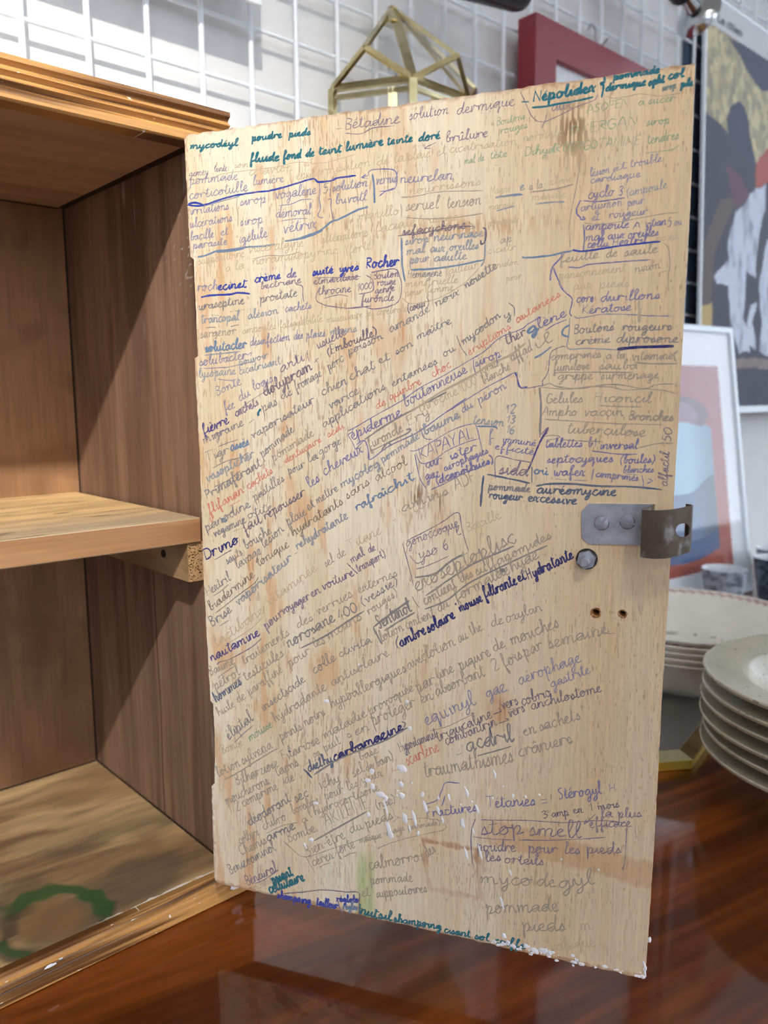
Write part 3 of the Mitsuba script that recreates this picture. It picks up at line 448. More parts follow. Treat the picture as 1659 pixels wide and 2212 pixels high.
NOTES = '''G104 17 28 4463 319 4451 mycodéyl
+G101 17 397 4463 572 4462 poudre
+G99 17 607 4458 730 4457 pieds
G113 21 381 4362 554 4354 fluide
+G111 20 572 4354 675 4354 fond
+G110 19 699 4356 747 4355 de
+G109 19 769 4357 894 4359 teint
P42 19 18 4326 138 4326 gemey
+P41 18 170 4335 249 4333 teinte
+q41 18 293 4342 374 4339 soin
+q~37 14,4311 146,4306 223,4320 380,4323 532,4323 651,4334 797,4317 972,4339
b47 24 19 4286 313 4285 pommade
+q45 24 373 4298 627 4296 cétavlon
+q40 18 686 4308 750 4317 et
b52 25 13 4210 370 4225 corticotulle
+b45 23 396 4248 575 4247 lumière
q44 23 643 4251 1046 4278 épidermisation
+q~40 615,4297 608,4270 615,4238
B~106 1,4183 89,4173 218,4196 294,4206 419,4212 504,4212 637,4231 737,4247 766,4229 835,4228 870,4237 971,4240
+B~118 8,4188 44,4192 86,4181 98,4174
+L~70 101,4169 218,4186 319,4200
+B~46 228,4200 229,4189
+B~46 360,4218 361,4205
b52 24 15 4132 251 4140 irritations
b52 24 10 4065 271 4080 ulcérations
p~41 307,4199 299,4157 306,4104 304,4051
+b51 23 317 4153 472 4158 sirop
+b50 21 497 4169 507 4170 :
b54 26 524 4169 756 4174 vogalène
+b~50 544,4134 611,4136 670,4151 729,4150
b55 26 525 4074 722 4079 démoral
+b~41 554,4058 632,4062 704,4058
b51 24 314 4053 451 4058 sirop
+b50 21 484 4058 494 4058 :
b55 28 562 3998 755 4011 vétrix
B~49 772,4224 774,4178 769,4148 776,4101 760,4072 774,4056 791,4057
+K49 25 788 4172 826 4173 5
+B~44 847,4247 835,4213 828,4153
+B~44 816,4141 834,4140 833,4102 843,4050 852,4052
b53 23 841 4176 1029 4185 solution
b53 23 853 4114 1026 4120 buvatl
L~102 630,3961 702,3976 779,3999 831,4031 878,4042 969,4075 1032,4088
P51 27 910 4461 1198 4458 Bétadine
+P~47 916,4442 999,4431 1060,4450 1169,4448
+P~47 867,4467 898,4467
P46 25 1243 4466 1439 4470 solution
+P45 25 1475 4462 1750 4471 dermique
G108 20 914 4360 1114 4368 lumière
+G95 18 1130 4366 1262 4367 teinte
+G94 19 1291 4363 1398 4366 doré
P52 22 1421 4345 1626 4349 brûlure
+P~52 1378,4350 1322,4330
+P~52 1354,4342 1322,4330 1350,4325
T36 18 1666 4390 1799 4406 Boutons
+T36 18 1683 4352 1810 4366 rouges
q47 23 1078 4274 1221 4282 de la
+q46 22 1232 4283 1351 4290 plaie
+q42 22 1380 4287 1432 4296 et
+q41 22 1442 4295 1762 4298 cicatrisation
T41 17 1514 4238 1610 4245 mal de
+T41 17 1635 4249 1719 4252 tête
+T~41 1658,4218 1678,4218
B~52 1036,4235 1039,4252 1077,4258 1173,4241 1172,4163 1090,4153
+B~51 1172,4163 1129,4154 1089,4133
+B~47 1036,4235 999,4227 1022,4241
+B~48 999,4227 1033,4220
+B~51 1187,4242 1172,4181
b54 25 1071 4188 1181 4190 vernis
L~108 1055,4238 1063,4188 1065,4123 1065,4103
b53 25 1194 4182 1461 4177 neurelan
q47 21 1242 4126 1596 4138 nourrissons
+p~47 1202,4116 1274,4114 1343,4123 1432,4124 1606,4111
q41 19 1637 4091 1736 4096 Magné
+L~93 1664,4075 1726,4079 1788,4079
G118 23 1829 4473 2106 4484 Népolidex
+G~99 1827,4450 1888,4447 1960,4452 2031,4454 2097,4461
+G~114 2141,4539 2142,4517 2127,4512 2138,4499 2132,4453
+G95 15 2178 4520 2371 4525 pommade
+G105 16 2147 4478 2315 4482 dermique
+G103 16 2326 4477 2392 4484 opht
+G93 17 2403 4492 2470 4496 col
+G84 13 2383 4450 2439 4454 sirop
+G93 15 2457 4453 2506 4456 pile
p~31 2157,4454 2185,4444 2240,4444 2294,4448 2375,4429 2427,4429 2462,4431
P~43 1774,4524 1795,4479 1820,4425 1845,4394 1880,4383 1928,4394 1976,4411 2023,4428 2074,4440 2102,4448 2115,4467
+G~119 1780,4480 1812,4476
+P47 26 1913 4422 2008 4429 aux
+P~43 1898,4420 1885,4381 1873,4354
T48 18 2068 4395 2248 4405 ASOFEN
+T42 18 2286 4401 2313 4402 à
+T42 18 2327 4402 2437 4402 sucer
T47 21 1997 4312 2287 4325 OXERGAN
+T42 18 2321 4315 2419 4314 sirop
T48 20 1794 4246 2299 4242 DihydROERGOTAMINE
+T42 20 2328 4239 2459 4247 tendres
+T~38 2325,4203 2428,4204 2460,4221
q44 21 1788 4307 1963 4315 normale
b40 19 2090 4126 2176 4135 lésion
+b39 17 2190 4137 2250 4148 et
+b39 17 2261 4149 2394 4161 trouble
b57 23 8 4000 158 4007 bacille
+b52 21 197 4012 246 4015 et
b53 21 25 3957 237 3965 parasite
b56 25 319 3966 475 3987 gélule
+b~47 319,3997 312,3978 319,3959
+b46 21 497 3986 527 3989 :.
L~107 53,3912 106,3918 171,3935 248,3937 362,3943 449,3941 517,3945
+L~118 171,3929 254,3931 337,3937
+L~114 572,3957 656,3963 727,3975 786,3996
q53 23 51 3872 335 3896 suppositoire
q51 25 361 3914 679 3925 visceralgine
+p~42 385,3880 472,3892 570,3886 660,3899
q50 24 768 3932 1030 3950 altérations
+q~45 742,3968 730,3938 741,3917
q52 24 218 3825 333 3837 à la
+q51 25 381 3850 868 3877 noramidopyrine
+q49 24 911 3868 1060 3890 (forte)
b58 26 39 3736 169 3737 roch
+B96 23 169 3734 342 3740 ecinet
+B85 22 390 3760 545 3773 crème
+B83 21 579 3774 635 3778 de
+B~121 63,3702 129,3709 239,3708 291,3714 363,3705
B91 20 723 3777 841 3785 suité
+B90 21 870 3783 979 3791 yves
P56 18 423 3725 661 3748 bectriane
+P~51 660,3749 632,3738 665,3729 668,3685 672,3648
P55 19 728 3732 978 3746 etmaxilase
+P~41 735,3765 863,3761 990,3757
P55 21 751 3680 934 3687 throcine
+P~46 786,3661 868,3675 920,3665
+P~55 758,3707 742,3676 747,3649 797,3626 867,3613 930,3605 999,3609 1045,3613
K73 23 43 3635 327 3658 uraseptine
+K~48 236,3619 255,3620
+K~48 268,3620 290,3622
+K~48 303,3623 329,3627
+K~49 72,3606 101,3606
+K~49 118,3606 170,3603
K59 23 418 3657 638 3681 prostate
L73 25 56 3564 293 3573 trancopal
+K~54 88,3540 122,3542 149,3540
+K~53 240,3541 265,3546 291,3549
L67 22 343 3575 525 3598 alésion
+b56 20 562 3604 715 3614 cachets
p59 25 46 3487 271 3500 sargenor
+q53 21 308 3500 511 3521 ampoules
+q52 21 529 3519 777 3548 fatiguabilité
+q51 20 798 3539 996 3558 musculaire
B100 26 1012 3796 1190 3800 Rocher
P56 19 1053 3740 1190 3747 Bouton
+P54 19 1073 3708 1173 3711 rouge
+P54 19 1062 3670 1167 3680 genre
+P56 21 987 3630 1164 3633 furoncle
+P45 18 968 3690 1050 3697 1000
+P~54 1017,3763 1048,3741 1056,3705 1044,3682 976,3673
P~57 912,3607 998,3610 1055,3597 1139,3606 1189,3632 1203,3697 1195,3743 1173,3782 1112,3781 1045,3774
N69 21 1204 3940 1524 3949 sefacychone
+N~52 1185,3939 1304,3941 1357,3948 1462,3958 1565,3955
+N~59 1537,3978 1568,3949
+N~59 1540,3942 1570,3949
L~98 1204,3928 1206,3808 1220,3721
+L~98 1250,3774 1384,3773 1515,3785 1613,3799
+L~65 1245,3820 1250,3775
+L~84 1619,3950 1617,3879 1615,3802 1598,3769
+N~84 1606,3946 1621,3931 1617,3883 1599,3870 1597,3890
L61 22 1220 3893 1342 3898 sirop
+L60 22 1365 3900 1609 3907 neurinase
+L61 21 1226 3845 1325 3852 mal
+L60 21 1349 3851 1423 3851 aux
+L60 21 1444 3852 1587 3851 oreilles
+L61 21 1244 3804 1344 3809 pour
+L60 21 1368 3807 1530 3807 adulte
K44 21 1231 3736 1408 3737 Hémagène
+q48 21 1424 3739 1587 3764 tailleur
q53 19 1222 3694 1489 3701 menstruelle
q58 18 1219 3650 1314 3659 pour
+q57 18 1328 3659 1479 3668 femme.
q~53 1205,3641 1249,3614 1331,3620 1411,3641 1516,3695 1592,3764
K57 21 1376 3592 1498 3647 noix
+K65 21 1524 3669 1679 3759 noisette
q48 23 975 4028 1192 4039 maxillo
+p~39 1200,4086 1205,4051 1202,4022
p56 29 1224 4052 1391 4051 seruel
+p55 28 1428 4047 1597 4051 tension
+p~47 1202,4119 1326,4117
+p~52 1224,4023 1293,4011 1384,4003 1488,4002 1605,4010
q53 25 1065 3960 1277 3982 faciale
+q47 22 1288 3983 1488 3989 (visage
q37 17 1631 4021 1755 4029 marque
q38 17 1636 3949 1776 3957 pommade
p42 18 1688 3868 1747 3874 ap
q38 17 1628 3825 1768 3835 cicatr
q38 16 1638 3757 1779 3767 amidon
q38 16 1720 3694 1794 3704 pour
L~82 1665,4076 1730,4076 1793,4077
L~62 1671,4015 1715,4023 1755,4029
b44 17 2092 4098 2318 4107 cardiaque.
p~43 2042,4194 2043,4154 2030,4076 2013,3984 2005,3914 2012,3825
p45 19 1820 4095 1882 4099 à la
+p~73 1833,4085 1894,4086 1958,4090 2018,4101
+q40 18 1909 4106 2017 4115 plaie
L~81 1853,4030 1920,4032 1983,4029
+q41 18 1831 4047 1988 4050 maxale
L~102 1735,4082 1788,4078
L61 19 1777 4098 1800 4100 e
B48 22 2084 4033 2197 4039 cyclo
+B47 21 2215 4034 2238 4036 3
+B~64 2065,4026 2127,4017 2188,4020 2243,4023
L39 19 2250 4028 2419 4049 (ampoule
b40 20 2054 3982 2235 3992 artysmon
+b39 18 2254 3986 2327 3994 pour
B~80 2052,4030 2037,3996 2038,3973 2057,3950
+B~68 2050,3946 2074,3946 2062,3959
b44 19 2103 3935 2139 3938 et
+b48 18 2176 3942 2342 3945 rougeur
+p~40 2070,3932 2096,3925 2191,3920 2283,3929 2397,3941 2468,3943
B52 20 2076 3898 2266 3895 ampoule
+B55 14 2282 3889 2314 3890 A
+B47 18 2333 3892 2421 3896 vitian
+B47 21 2426 3886 2443 3887 5
+b39 16 2454 3890 2485 3892 ou
B52 21 2077 3850 2158 3850 mal
+B52 21 2174 3850 2249 3852 aux
+B52 21 2261 3849 2391 3852 oreilles
B61 19 2085 3821 2182 3820 collu
+B64 20 2194 3819 2344 3823 Hextril
+B~92 2022,3815 2071,3807 2156,3813 2241,3820 2333,3824 2401,3826
+q43 17 2378 3828 2477 3832 mo éin
+B~72 2068,3923 2074,3871 2071,3804
L~94 1795,3803 1810,3795 1920,3798 1979,3807 2022,3812
+B~82 1974,3808 1972,3787 1936,3748 1927,3717 1925,3686
+B~74 1938,3743 1957,3696 1988,3634
p53 21 1963 3761 2141 3774 feuille
+p52 20 2169 3772 2221 3776 de
+p52 21 2247 3773 2394 3782 saule
+B~70 2005,3742 2053,3736 2101,3748 2220,3750 2363,3752
q50 20 1962 3690 2258 3707 pansonnement
+p44 20 2296 3700 2405 3713 nixon
+p~48 2310,3694 2337,3696
+p~48 2401,3694 2431,3700
+p~43 2415,3818 2434,3794 2443,3729 2438,3678 2441,3613
q49 22 2029 3638 2114 3642 aux
+q49 22 2142 3640 2277 3640 pieds
B54 22 2045 3581 2123 3583 cors
+B53 22 2149 3581 2408 3582 durillons
B54 21 2068 3529 2288 3537 Kératose
+b~46 2037,3521 2052,3512 2108,3518 2169,3525 2284,3518 2375,3509 2453,3506
B~58 1962,3676 1982,3642 2021,3607 2026,3583 2017,3541 2025,3521
+L~62 2018,3517 2015,3436 2014,3377 2103,3375 2234,3364
N~144 2232,3367 2312,3373 2402,3374 2474,3374
+L~94 2016,3483 1990,3465 1986,3441 2015,3428
K59 22 2034 3441 2215 3452 Boutons
+K57 21 2248 3449 2462 3444 rougeurs
+K54 20 2047 3392 2201 3399 crème
+K58 22 2226 3398 2491 3389 diprosone
q~121 2318,3583 2321,3528 2322,3481
p55 20 1933 3326 2163 3333 comprimés
+p54 21 2183 3325 2269 3325 à la
+p58 21 2295 3317 2471 3318 vitamine
+p~82 2314,3306 2383,3299 2492,3298
+p~81 2492,3353 2475,3337 2485,3305
p60 21 1946 3274 2112 3282 fumilose
+p59 21 2153 3278 2324 3278 sauba
+p~64 1949,3268 2106,3267 2307,3262
p55 21 1969 3235 2128 3236 grippe
+p50 20 2144 3231 2154 3231 ,
+p55 20 2161 3234 2416 3235 surmenage
P~51 2002,3386 1978,3384 1935,3358 1922,3269 1898,3230 1893,3210 1793,3201 1777,3276
p~56 1893,3205 1933,3217 1972,3202 2069,3193 2164,3207 2248,3208 2341,3190 2432,3182 2491,3165
+p~52 1893,3200 2011,3191 2107,3200 2202,3199 2272,3184 2364,3190 2409,3206 2485,3209
N65 23 1725 3401 1819 3447 thér
+L128 22 1824 3447 1878 3469 g
+B63 23 1873 3469 2006 3527 lène
+B~51 1906,3461 1946,3486 2004,3508
p61 26 1751 3324 1851 3373 affad
+p60 24 1851 3373 1946 3414 il
+L~86 1859,3336 1900,3359 1936,3387
R47 19 1771 3500 1977 3616 cutanées
K~104 1995,3611 1998,3609
q50 19 1025 3563 1229 3578 et cérébrale
N58 20 1235 3574 1343 3604 (coeur)
K59 24 1140 3476 1262 3529 ama
+K53 21 1262 3529 1349 3576 nde
K60 21 1080 3325 1142 3350 et
+K59 20 1170 3368 1264 3413 son
+K58 19 1281 3438 1458 3514 maître
K60 20 1152 3213 1389 3323 entamées
+K53 19 1418 3351 1480 3388 ou
+K~53 1482,3453 1504,3397 1535,3355
+K61 20 1514 3406 1699 3534 mycodon
+K64 20 1714 3519 1749 3537 y
+K~59 1733,3596 1759,3571 1762,3532
R56 20 1063 3102 1118 3124 de
+R55 21 1138 3144 1305 3227 quinbre
+R49 21 1362 3253 1456 3306 choc
R48 20 1543 3355 1747 3478 éruptions
+R47 18 1772 3498 1814 3525 cu
B60 27 1216 3111 1539 3278 boutonneuse
+B53 23 1575 3301 1703 3349 sirop
+B~53 1567,3340 1567,3305 1581,3260
B~51 1094,3087 1205,3145 1299,3207 1414,3262 1541,3331 1619,3374 1695,3436 1795,3472 1824,3493 1888,3526
q55 24 1294 3082 1492 3174 throcine
+q54 25 1499 3174 1589 3224 1000
+p48 22 1599 3265 1696 3307 forale
+p53 22 1615 3217 1748 3289 blanche
+q~115 1249,3087 1398,3180 1567,3264 1645,3313 1747,3355 1816,3408
B~54 1436,3086 1620,3198 1697,3237 1768,3273
+B~87 1768,3273 1779,3246 1794,3201 1829,3204
p61 23 1915 3127 2086 3129 Gélules
+p59 23 2131 3132 2387 3127 Hiconcil
+p~51 2160,3115 2231,3110 2351,3107
p57 23 1897 3068 2063 3068 Ampho
+p56 22 2090 3068 2270 3068 vaccin
+p84 21 2289 3049 2485 3045 Bronches
+p~52 1912,3051 2066,3042 2233,3032 2441,3027
p61 25 2014 2989 2368 2974 tuberculose
p~108 1884,3200 1893,3116 1891,2966
+p~52 1911,2971 1956,2976 1985,2967 1926,2951
+p~61 1995,2955 2093,2950 2179,2949
B61 21 1915 2918 2089 2924 tablettes
+B65 22 2113 2923 2154 2925 b1
+B60 22 2166 2914 2337 2918 inversal
+B~60 2133,2904 2190,2899 2261,2891 2336,2893
+p~59 2340,2922 2421,2942 2489,2945
B62 21 1924 2845 2232 2856 septocyques
+B60 20 2260 2849 2411 2855 (boules)
+B51 16 2274 2807 2410 2812 blanches
+B~51 2288,2801 2349,2797
L89 20 1864 2793 1935 2788 où
+B62 23 1957 2785 2107 2789 wafex
+B~62 1967,2769 2020,2767
+B~61 2054,2766 2115,2765
+B~56 2145,2823 2138,2790 2137,2769
+B56 18 2153 2785 2345 2770 comprimés
+B~55 2386,2782 2405,2773 2382,2759
+B~43 2358,2796 2366,2762 2365,2732
K~100 1878,2733 1941,2745 2049,2748 2171,2741 2313,2743 2448,2733
P~100 1829,2793 1853,2844 1872,2895 1896,2951 1916,2986 1930,3014
+P~57 1896,2979 1930,3014 1921,2979
K89 24 1880 2699 2250 2699 auréomycine
+K86 22 1837 2659 2071 2652 excessive
P55 20 2469 2748 2473 2904 alfactil
+P54 21 2474 2923 2482 3014 150
B71 29 930 2944 1204 3072 épiderme
B~57 907,2990 954,3012 1042,3060 1207,3147
+B~57 1003,2939 1017,2898 1025,2844 1098,2893 1144,2922 1285,2987 1416,3076 1533,3153
+B~52 953,2919 988,2942 1008,2931 1017,2898
p71 27 1023 2898 1209 2992 furoncle
+p~106 1000,2948 1127,3028 1268,3102 1373,3154 1432,3184
+p~95 1034,2888 1115,2927
+p~94 1092,2894 1121,2929 1149,2919
+p~94 1115,2927 1229,2981 1246,3002 1223,2999
p55 25 1234 3017 1351 3076 Ery
L73 23 866 2692 1086 2817 mycolog
+L62 21 1094 2828 1296 2959 pommade
+L78 24 1318 2971 1502 3061 baume
+B~51 1302,3008 1307,2979 1323,2955 1359,2952
+b58 22 1513 3081 1568 3113 du
+b58 22 1594 3124 1730 3201 péron
B65 31 1295 2848 1573 2963 KAPAYAL
+B~47 1242,2891 1295,2902 1433,2983 1513,3017 1571,3030
+B~54 1571,3030 1582,3019 1598,2963 1620,2865
+B~56 1268,2875 1295,2758 1329,2702
+B~56 1351,2698 1439,2741 1541,2795 1594,2812 1628,2840
+B~46 1273,2886 1301,2832 1362,2845 1433,2894 1513,2931 1598,2959
B65 26 1326 2806 1414 2835 air
+B64 24 1449 2849 1591 2905 ister
+B65 25 1326 2748 1400 2769 gaz
+B60 19 1422 2792 1646 2890 aérophagies
+B84 21 1384 2727 1670 2844 (dcanothuès)
L63 24 1563 3032 1717 3016 tension
+L79 22 1722 3080 1773 3082 12
+L80 21 1725 3034 1771 3030 13
+L71 23 1723 2985 1767 2980 16
+L~90 1587,3017 1671,3015 1687,3004
b54 24 1640 2951 1687 2956 f.
+B54 18 1708 2943 1871 2924 immuné
+B54 18 1672 2908 1865 2883 efficité
P~59 1679,2768 1683,2869 1766,2859 1857,2845
+P77 32 1694 2788 1839 2781 sida
+K~102 1639,2783 1726,2769 1849,2746
+K~100 1856,2824 1857,2747
K~125 1621,2777 1612,2688 1607,2624
+K78 21 1643 2709 1850 2702 pommade
+K87 21 1646 2667 1813 2661 rougeur
p62 27 1199 2579 1450 2683 amins
+p69 31 1480 2698 1584 2753 ADF
J48 25 1059 2732 1231 2825 alcool
+J49 25 895 2632 1029 2721 sans
L88 23 948 2575 1125 2672 rafraî
+L86 23 1125 2672 1287 2763 chit.
L99 26 75 3411 333 3428 solutacler
+L~123 78,3437 92,3414 103,3434 115,3414
+L~74 71,3395 177,3401 294,3409
+b58 23 352 3437 588 3459 désinfection
+b57 23 612 3460 663 3465 des
+b56 21 681 3465 791 3474 plaies
+L56 22 817 3476 965 3491 mains
b65 26 36 3338 334 3371 solubacter
+b~60 61,3324 213,3329 318,3347 382,3354
+b~53 335,3388 358,3402 354,3382
+L59 20 282 3334 461 3373 pouvoir
L60 25 29 3275 261 3290 lysopaïne
+L59 22 283 3288 532 3339 cicatrisant
+b~59 152,3266 191,3260 243,3258
b55 25 135 3177 296 3238 Bonté
b55 27 184 3092 251 3113 fée
+b54 26 279 3143 349 3180 du
+b54 27 364 3201 486 3247 logis
P80 24 252 3062 396 3128 cachets
+N83 31 431 3168 715 3308 dolypram
+N71 22 727 3325 761 3351 +
+K~40 256,3086 336,3142 427,3191 491,3219
P58 26 529 3295 670 3356 anti
+P~52 688,3404 685,3390 697,3346
P56 26 744 3408 907 3480 usuelle
N75 23 818 3382 1072 3471 Embouille)
+N~61 807,3414 800,3393 813,3367
P87 28 45 2963 211 3032 fièvre
+P~61 102,2961 139,2974 180,2991
K61 25 43 2914 302 3019 migraine
+K~60 332,3028 362,3049
+K59 25 417 3090 508 3129 pas
+K58 24 532 3153 597 3180 de
+K58 25 615 3198 768 3274 fromage
+K56 23 804 3299 891 3349 porc
+K56 22 917 3375 1107 3451 poisson
G~160 405,3105 388,3080 394,3069
K70 24 348 2942 726 3140 vaporisateur
+K67 25 766 3171 911 3235 chien
+K61 25 921 3246 1063 3307 chat
K67 23 807 3102 973 3184 varice
K62 23 768 3003 1119 3206 applications
K62 29 57 2812 207 2866 Tigr
+L96 26 214 2878 330 2912 assès
+K~56 132,2898 193,2920 261,2940
+K~57 93,2779 182,2820 269,2842 322,2869
L83 25 57 2701 364 2851 vasopticher
+K~57 102,2676 198,2720 273,2771
+K60 24 405 2844 602 2990 pommade
K84 27 48 2603 404 2801 Primaférant
+p60 24 469 2824 718 2969 pommade
R73 26 65 2520 291 2653 flifanan
+R~58 66,2539 67,2497 77,2479 88,2516
+R~57 192,2572 267,2609
+R61 22 315 2669 470 2765 cachets
+R54 20 544 2814 760 2936 dentucaire
+R48 20 794 2953 890 3008 sédi
+R~50 509,2791 522,2797
K69 27 38 2420 328 2577 panodine
+K56 25 352 2606 539 2724 pastilles
+K55 24 563 2756 659 2798 pour
+K54 25 675 2821 740 2846 la
+K53 24 747 2861 871 2927 gorge
+L~131 140,2494 159,2501 169,2489 148,2484 143,2497
K69 24 90 2393 295 2488 végamine
+K62 25 309 2506 464 2565 otite
+K~52 213,2432 274,2455
N67 33 280 2428 394 2492 fait
+N72 26 410 2503 662 2653 repousser
B64 28 681 2686 747 2730 les
+B64 28 769 2756 994 2887 cheveux
+B~52 947,2895 931,2932 910,2970 937,2986
+B~52 947,2895 974,2922 1002,2941 1018,2890 1023,2842
K56 27 548 2480 664 2546 plaie
+K55 24 672 2566 716 2592 et
+K55 23 725 2602 850 2681 mettre
J61 27 575 2418 878 2611 hydratants
N96 31 25 2257 250 2373 Drimo
+N~53 87,2264 143,2296 200,2329
K58 25 164 2240 268 2306 sauts
+K63 27 285 2331 453 2437 bouche
K58 28 228 2220 387 2321 lavage
+K57 27 397 2346 528 2453 lésion
J57 26 362 2240 556 2367 tonique
K65 27 30 2047 188 2158 Hextril
+K~54 71,2055 121,2087 170,2128
J65 27 47 1961 340 2188 biadermine
+J~60 77,1953 249,2084 332,2144 360,2183
K77 31 52 1867 188 1975 Brise
+L80 26 223 2007 574 2298 vaporisateur
+K~61 584,2325 603,2337
+L81 24 600 2349 903 2538 rehydratante
+K~54 105,1881 133,1901 163,1919
q61 30 75 1752 393 1986 lactibane
+q~55 99,1748 206,1817 310,1888 385,1962
+q58 29 420 2023 720 2248 vitaminée
+p56 25 767 2263 889 2343 sel de
+q55 28 906 2362 1090 2467 Titane
P75 27 399 1886 510 1982 pour
+P74 26 504 1982 676 2085 voyager
+P67 24 683 2093 740 2127 en
+P71 25 748 2137 933 2233 voiture
+P~60 893,2294 923,2265 954,2240
+P60 24 917 2293 996 2345 mal
+P59 23 1014 2356 1055 2373 de
+P60 23 953 2248 1108 2344 transport)
p58 26 592 1912 692 1970 des
+p57 27 715 1994 924 2118 verrues
+p55 24 957 2136 1176 2248 externes
p90 33 531 1794 821 1977 norosane
+p87 30 842 1976 953 2043 400
+p~100 609,1801 763,1888 888,1977 986,2043
K65 25 979 2071 1176 2206 (vessie)
p57 26 775 1863 977 2002 mains
+p55 24 1010 2022 1176 2144 rouges)
P89 29 37 1661 362 1854 nautamine
+P~67 74,1651 99,1670 162,1692 301,1775 367,1833
p67 28 26 1577 195 1669 Baume
+p~61 74,1571 131,1613 188,1653
p67 31 58 1494 229 1610 pétrol
+p~61 112,1496 170,1542 227,1599
p60 28 251 1667 546 1872 traitements
K85 30 54 1417 236 1555 hommes
+p71 28 257 1570 510 1753 testicules
p57 27 71 1335 186 1416 huile
+p56 27 204 1435 258 1473 de
+p55 28 278 1489 500 1656 paraffine
+p59 27 537 1686 672 1782 pour
+p58 26 688 1811 761 1846 les
K74 34 134 1202 303 1350 éliptal
+K~57 170,1191 235,1258 299,1315
+K61 27 328 1369 342 1375 .
+K61 27 363 1403 636 1618 insecticide
+K53 27 685 1660 822 1762 colle
+K52 23 838 1772 1029 1877 ctivita
q69 28 90 1111 229 1187 Bombe
+T67 26 275 1216 424 1327 mousse
+p66 29 434 1345 763 1587 hydradante
+p58 27 794 1606 1129 1817 antisolaire
p72 29 472 1248 609 1334 points
+p70 29 625 1353 753 1440 noirs
+p64 30 783 1478 1223 1739 hypoallergiques
p65 27 741 1295 997 1465 maladie
+p63 26 1012 1471 1264 1643 provoquée
L~164 561,1347 577,1321
P48 26 1224 2399 1502 2522 gonoccoque
+P48 31 1289 2339 1395 2380 yso
+P52 30 1417 2392 1450 2404 6
+P47 23 1479 2472 1510 2481 l
+P~53 1223,2432 1327,2488 1415,2540 1494,2589 1516,2498 1549,2394
+P~53 1200,2418 1230,2317 1260,2195
+P~48 1241,2355 1275,2320 1312,2330
+P~53 1275,2287 1349,2316 1448,2367
q58 26 1152 2513 1174 2522 +
+q57 32 1201 2534 1327 2614 Vit
q51 24 1538 2489 1712 2572 Bacille
p78 41 1275 2170 1789 2460 exoseptoplisc
+p~109 1267,2243 1372,2268 1445,2331 1518,2378
+p~110 1327,2152 1510,2291 1595,2346 1776,2435
p68 31 1320 2100 1492 2210 contient
+p62 26 1510 2233 1576 2272 des
+p61 27 1589 2272 1960 2485 sulfanomides
+p~93 1320,2080 1431,2133 1518,2207 1596,2262 1824,2388 1938,2447
p58 28 1394 2072 1454 2108 du
+p67 32 1486 2135 1902 2386 formaldéhyde
+p~187 1708,2305 1722,2313 1729,2300
+p~64 1252,2143 1267,2114 1291,2085
p91 36 1066 1951 1253 2067 Sentinol
+p~126 1035,1958 1129,2036 1237,2119
+p~126 1035,1958 1058,1916 1085,1872
+p~101 1097,1945 1191,2010 1267,2059
p66 29 1081 1884 1209 1961 lotion
+p60 27 1221 1965 1376 2048 contient
N100 30 1188 1864 1331 1955 ambre
+N~75 1175,1927 1163,1885 1174,1858
+N94 30 1338 1956 1484 2050 solaire
+N87 26 1497 2073 1624 2149 "mousse
+N95 29 1633 2161 1796 2248 filtrante
+N88 27 1802 2256 1841 2278 et
+N92 28 1847 2271 2065 2395 Hydratante
p55 30 1231 1747 1332 1816 avec
+p55 33 1332 1817 1487 1907 lotion
+p54 29 1503 1920 1625 2000 au thé
+p53 29 1668 2016 1734 2043 de
+p52 28 1745 2047 1922 2124 oxylan
p66 34 1281 1629 1383 1695 par
+p65 31 1390 1712 1481 1768 une
+p64 31 1510 1775 1670 1873 piqure
+p63 30 1684 1890 1743 1924 de
+p67 33 1770 1931 2005 2052 mouches
p63 36 1030 1413 1274 1554 protéger
+p61 32 1302 1571 1367 1605 en
+p60 33 1383 1620 1641 1763 absorbant
+p58 31 1679 1788 1719 1812 2
+p63 34 1737 1808 1832 1878 fois
+p57 32 1838 1878 1931 1935 par
+p61 33 1952 1933 2239 2042 semaine
+p~55 2196,2045 2232,2037 2264,2042
b66 37 1327 1453 1593 1607 équinyl
+b59 33 1649 1644 1767 1705 gaz,
+b53 33 1812 1733 2115 1886 aérophage
+b52 27 1971 1735 2159 1835 gastrite
+b~53 1785,1721 1791,1682
+p~51 1348,1427 1440,1463 1513,1508 1586,1555
N56 29 1390 1373 1681 1547 triqucaline
+N~54 1683,1561 1724,1585 1708,1597
+N54 29 1728 1592 1813 1635 vers
+N58 30 1829 1626 1975 1696 cobrio
+N~49 1755,1593 1825,1620
N56 29 1436 1361 1706 1509 combantrin
+N~54 1709,1516 1760,1542 1744,1547
+N54 28 1766 1556 1846 1600 vers
+N53 27 1875 1611 2214 1747 anchilostome
N57 28 1182 1283 1390 1399 Hypostaminet
p91 44 1547 1344 1793 1438 acdril
+p~76 1494,1315 1524,1332
+p~96 1604,1327 1691,1365 1778,1404
+p64 32 1840 1469 1904 1497 en
+p63 32 1919 1504 2119 1595 sachets
+N~99 1666,1487 1679,1433
+p~59 1817,1457 1830,1465
p64 36 1817 1353 2085 1467 crâniers
p68 45 1319 1162 1794 1325 traumathismes
R57 35 1220 1215 1403 1326 scarlène
+R~53 1142,1173 1173,1186
p70 31 54 961 211 1059 lotion
+p68 31 220 1065 423 1200 sylvena
+p~81 93,953 187,1012 287,1085 378,1150 450,1199
p69 33 178 930 458 1093 Bilharziose
+p67 31 481 1125 717 1272 Filariose
+N~166 516,1193 533,1189
p70 31 101 797 406 985 moucherons,
+p67 30 441 1029 585 1120 taons
+p~61 610,1122 656,1155
+p60 24 676 1175 719 1201 on
+p60 26 742 1220 841 1287 peut
+p59 26 876 1317 1014 1390 s'en
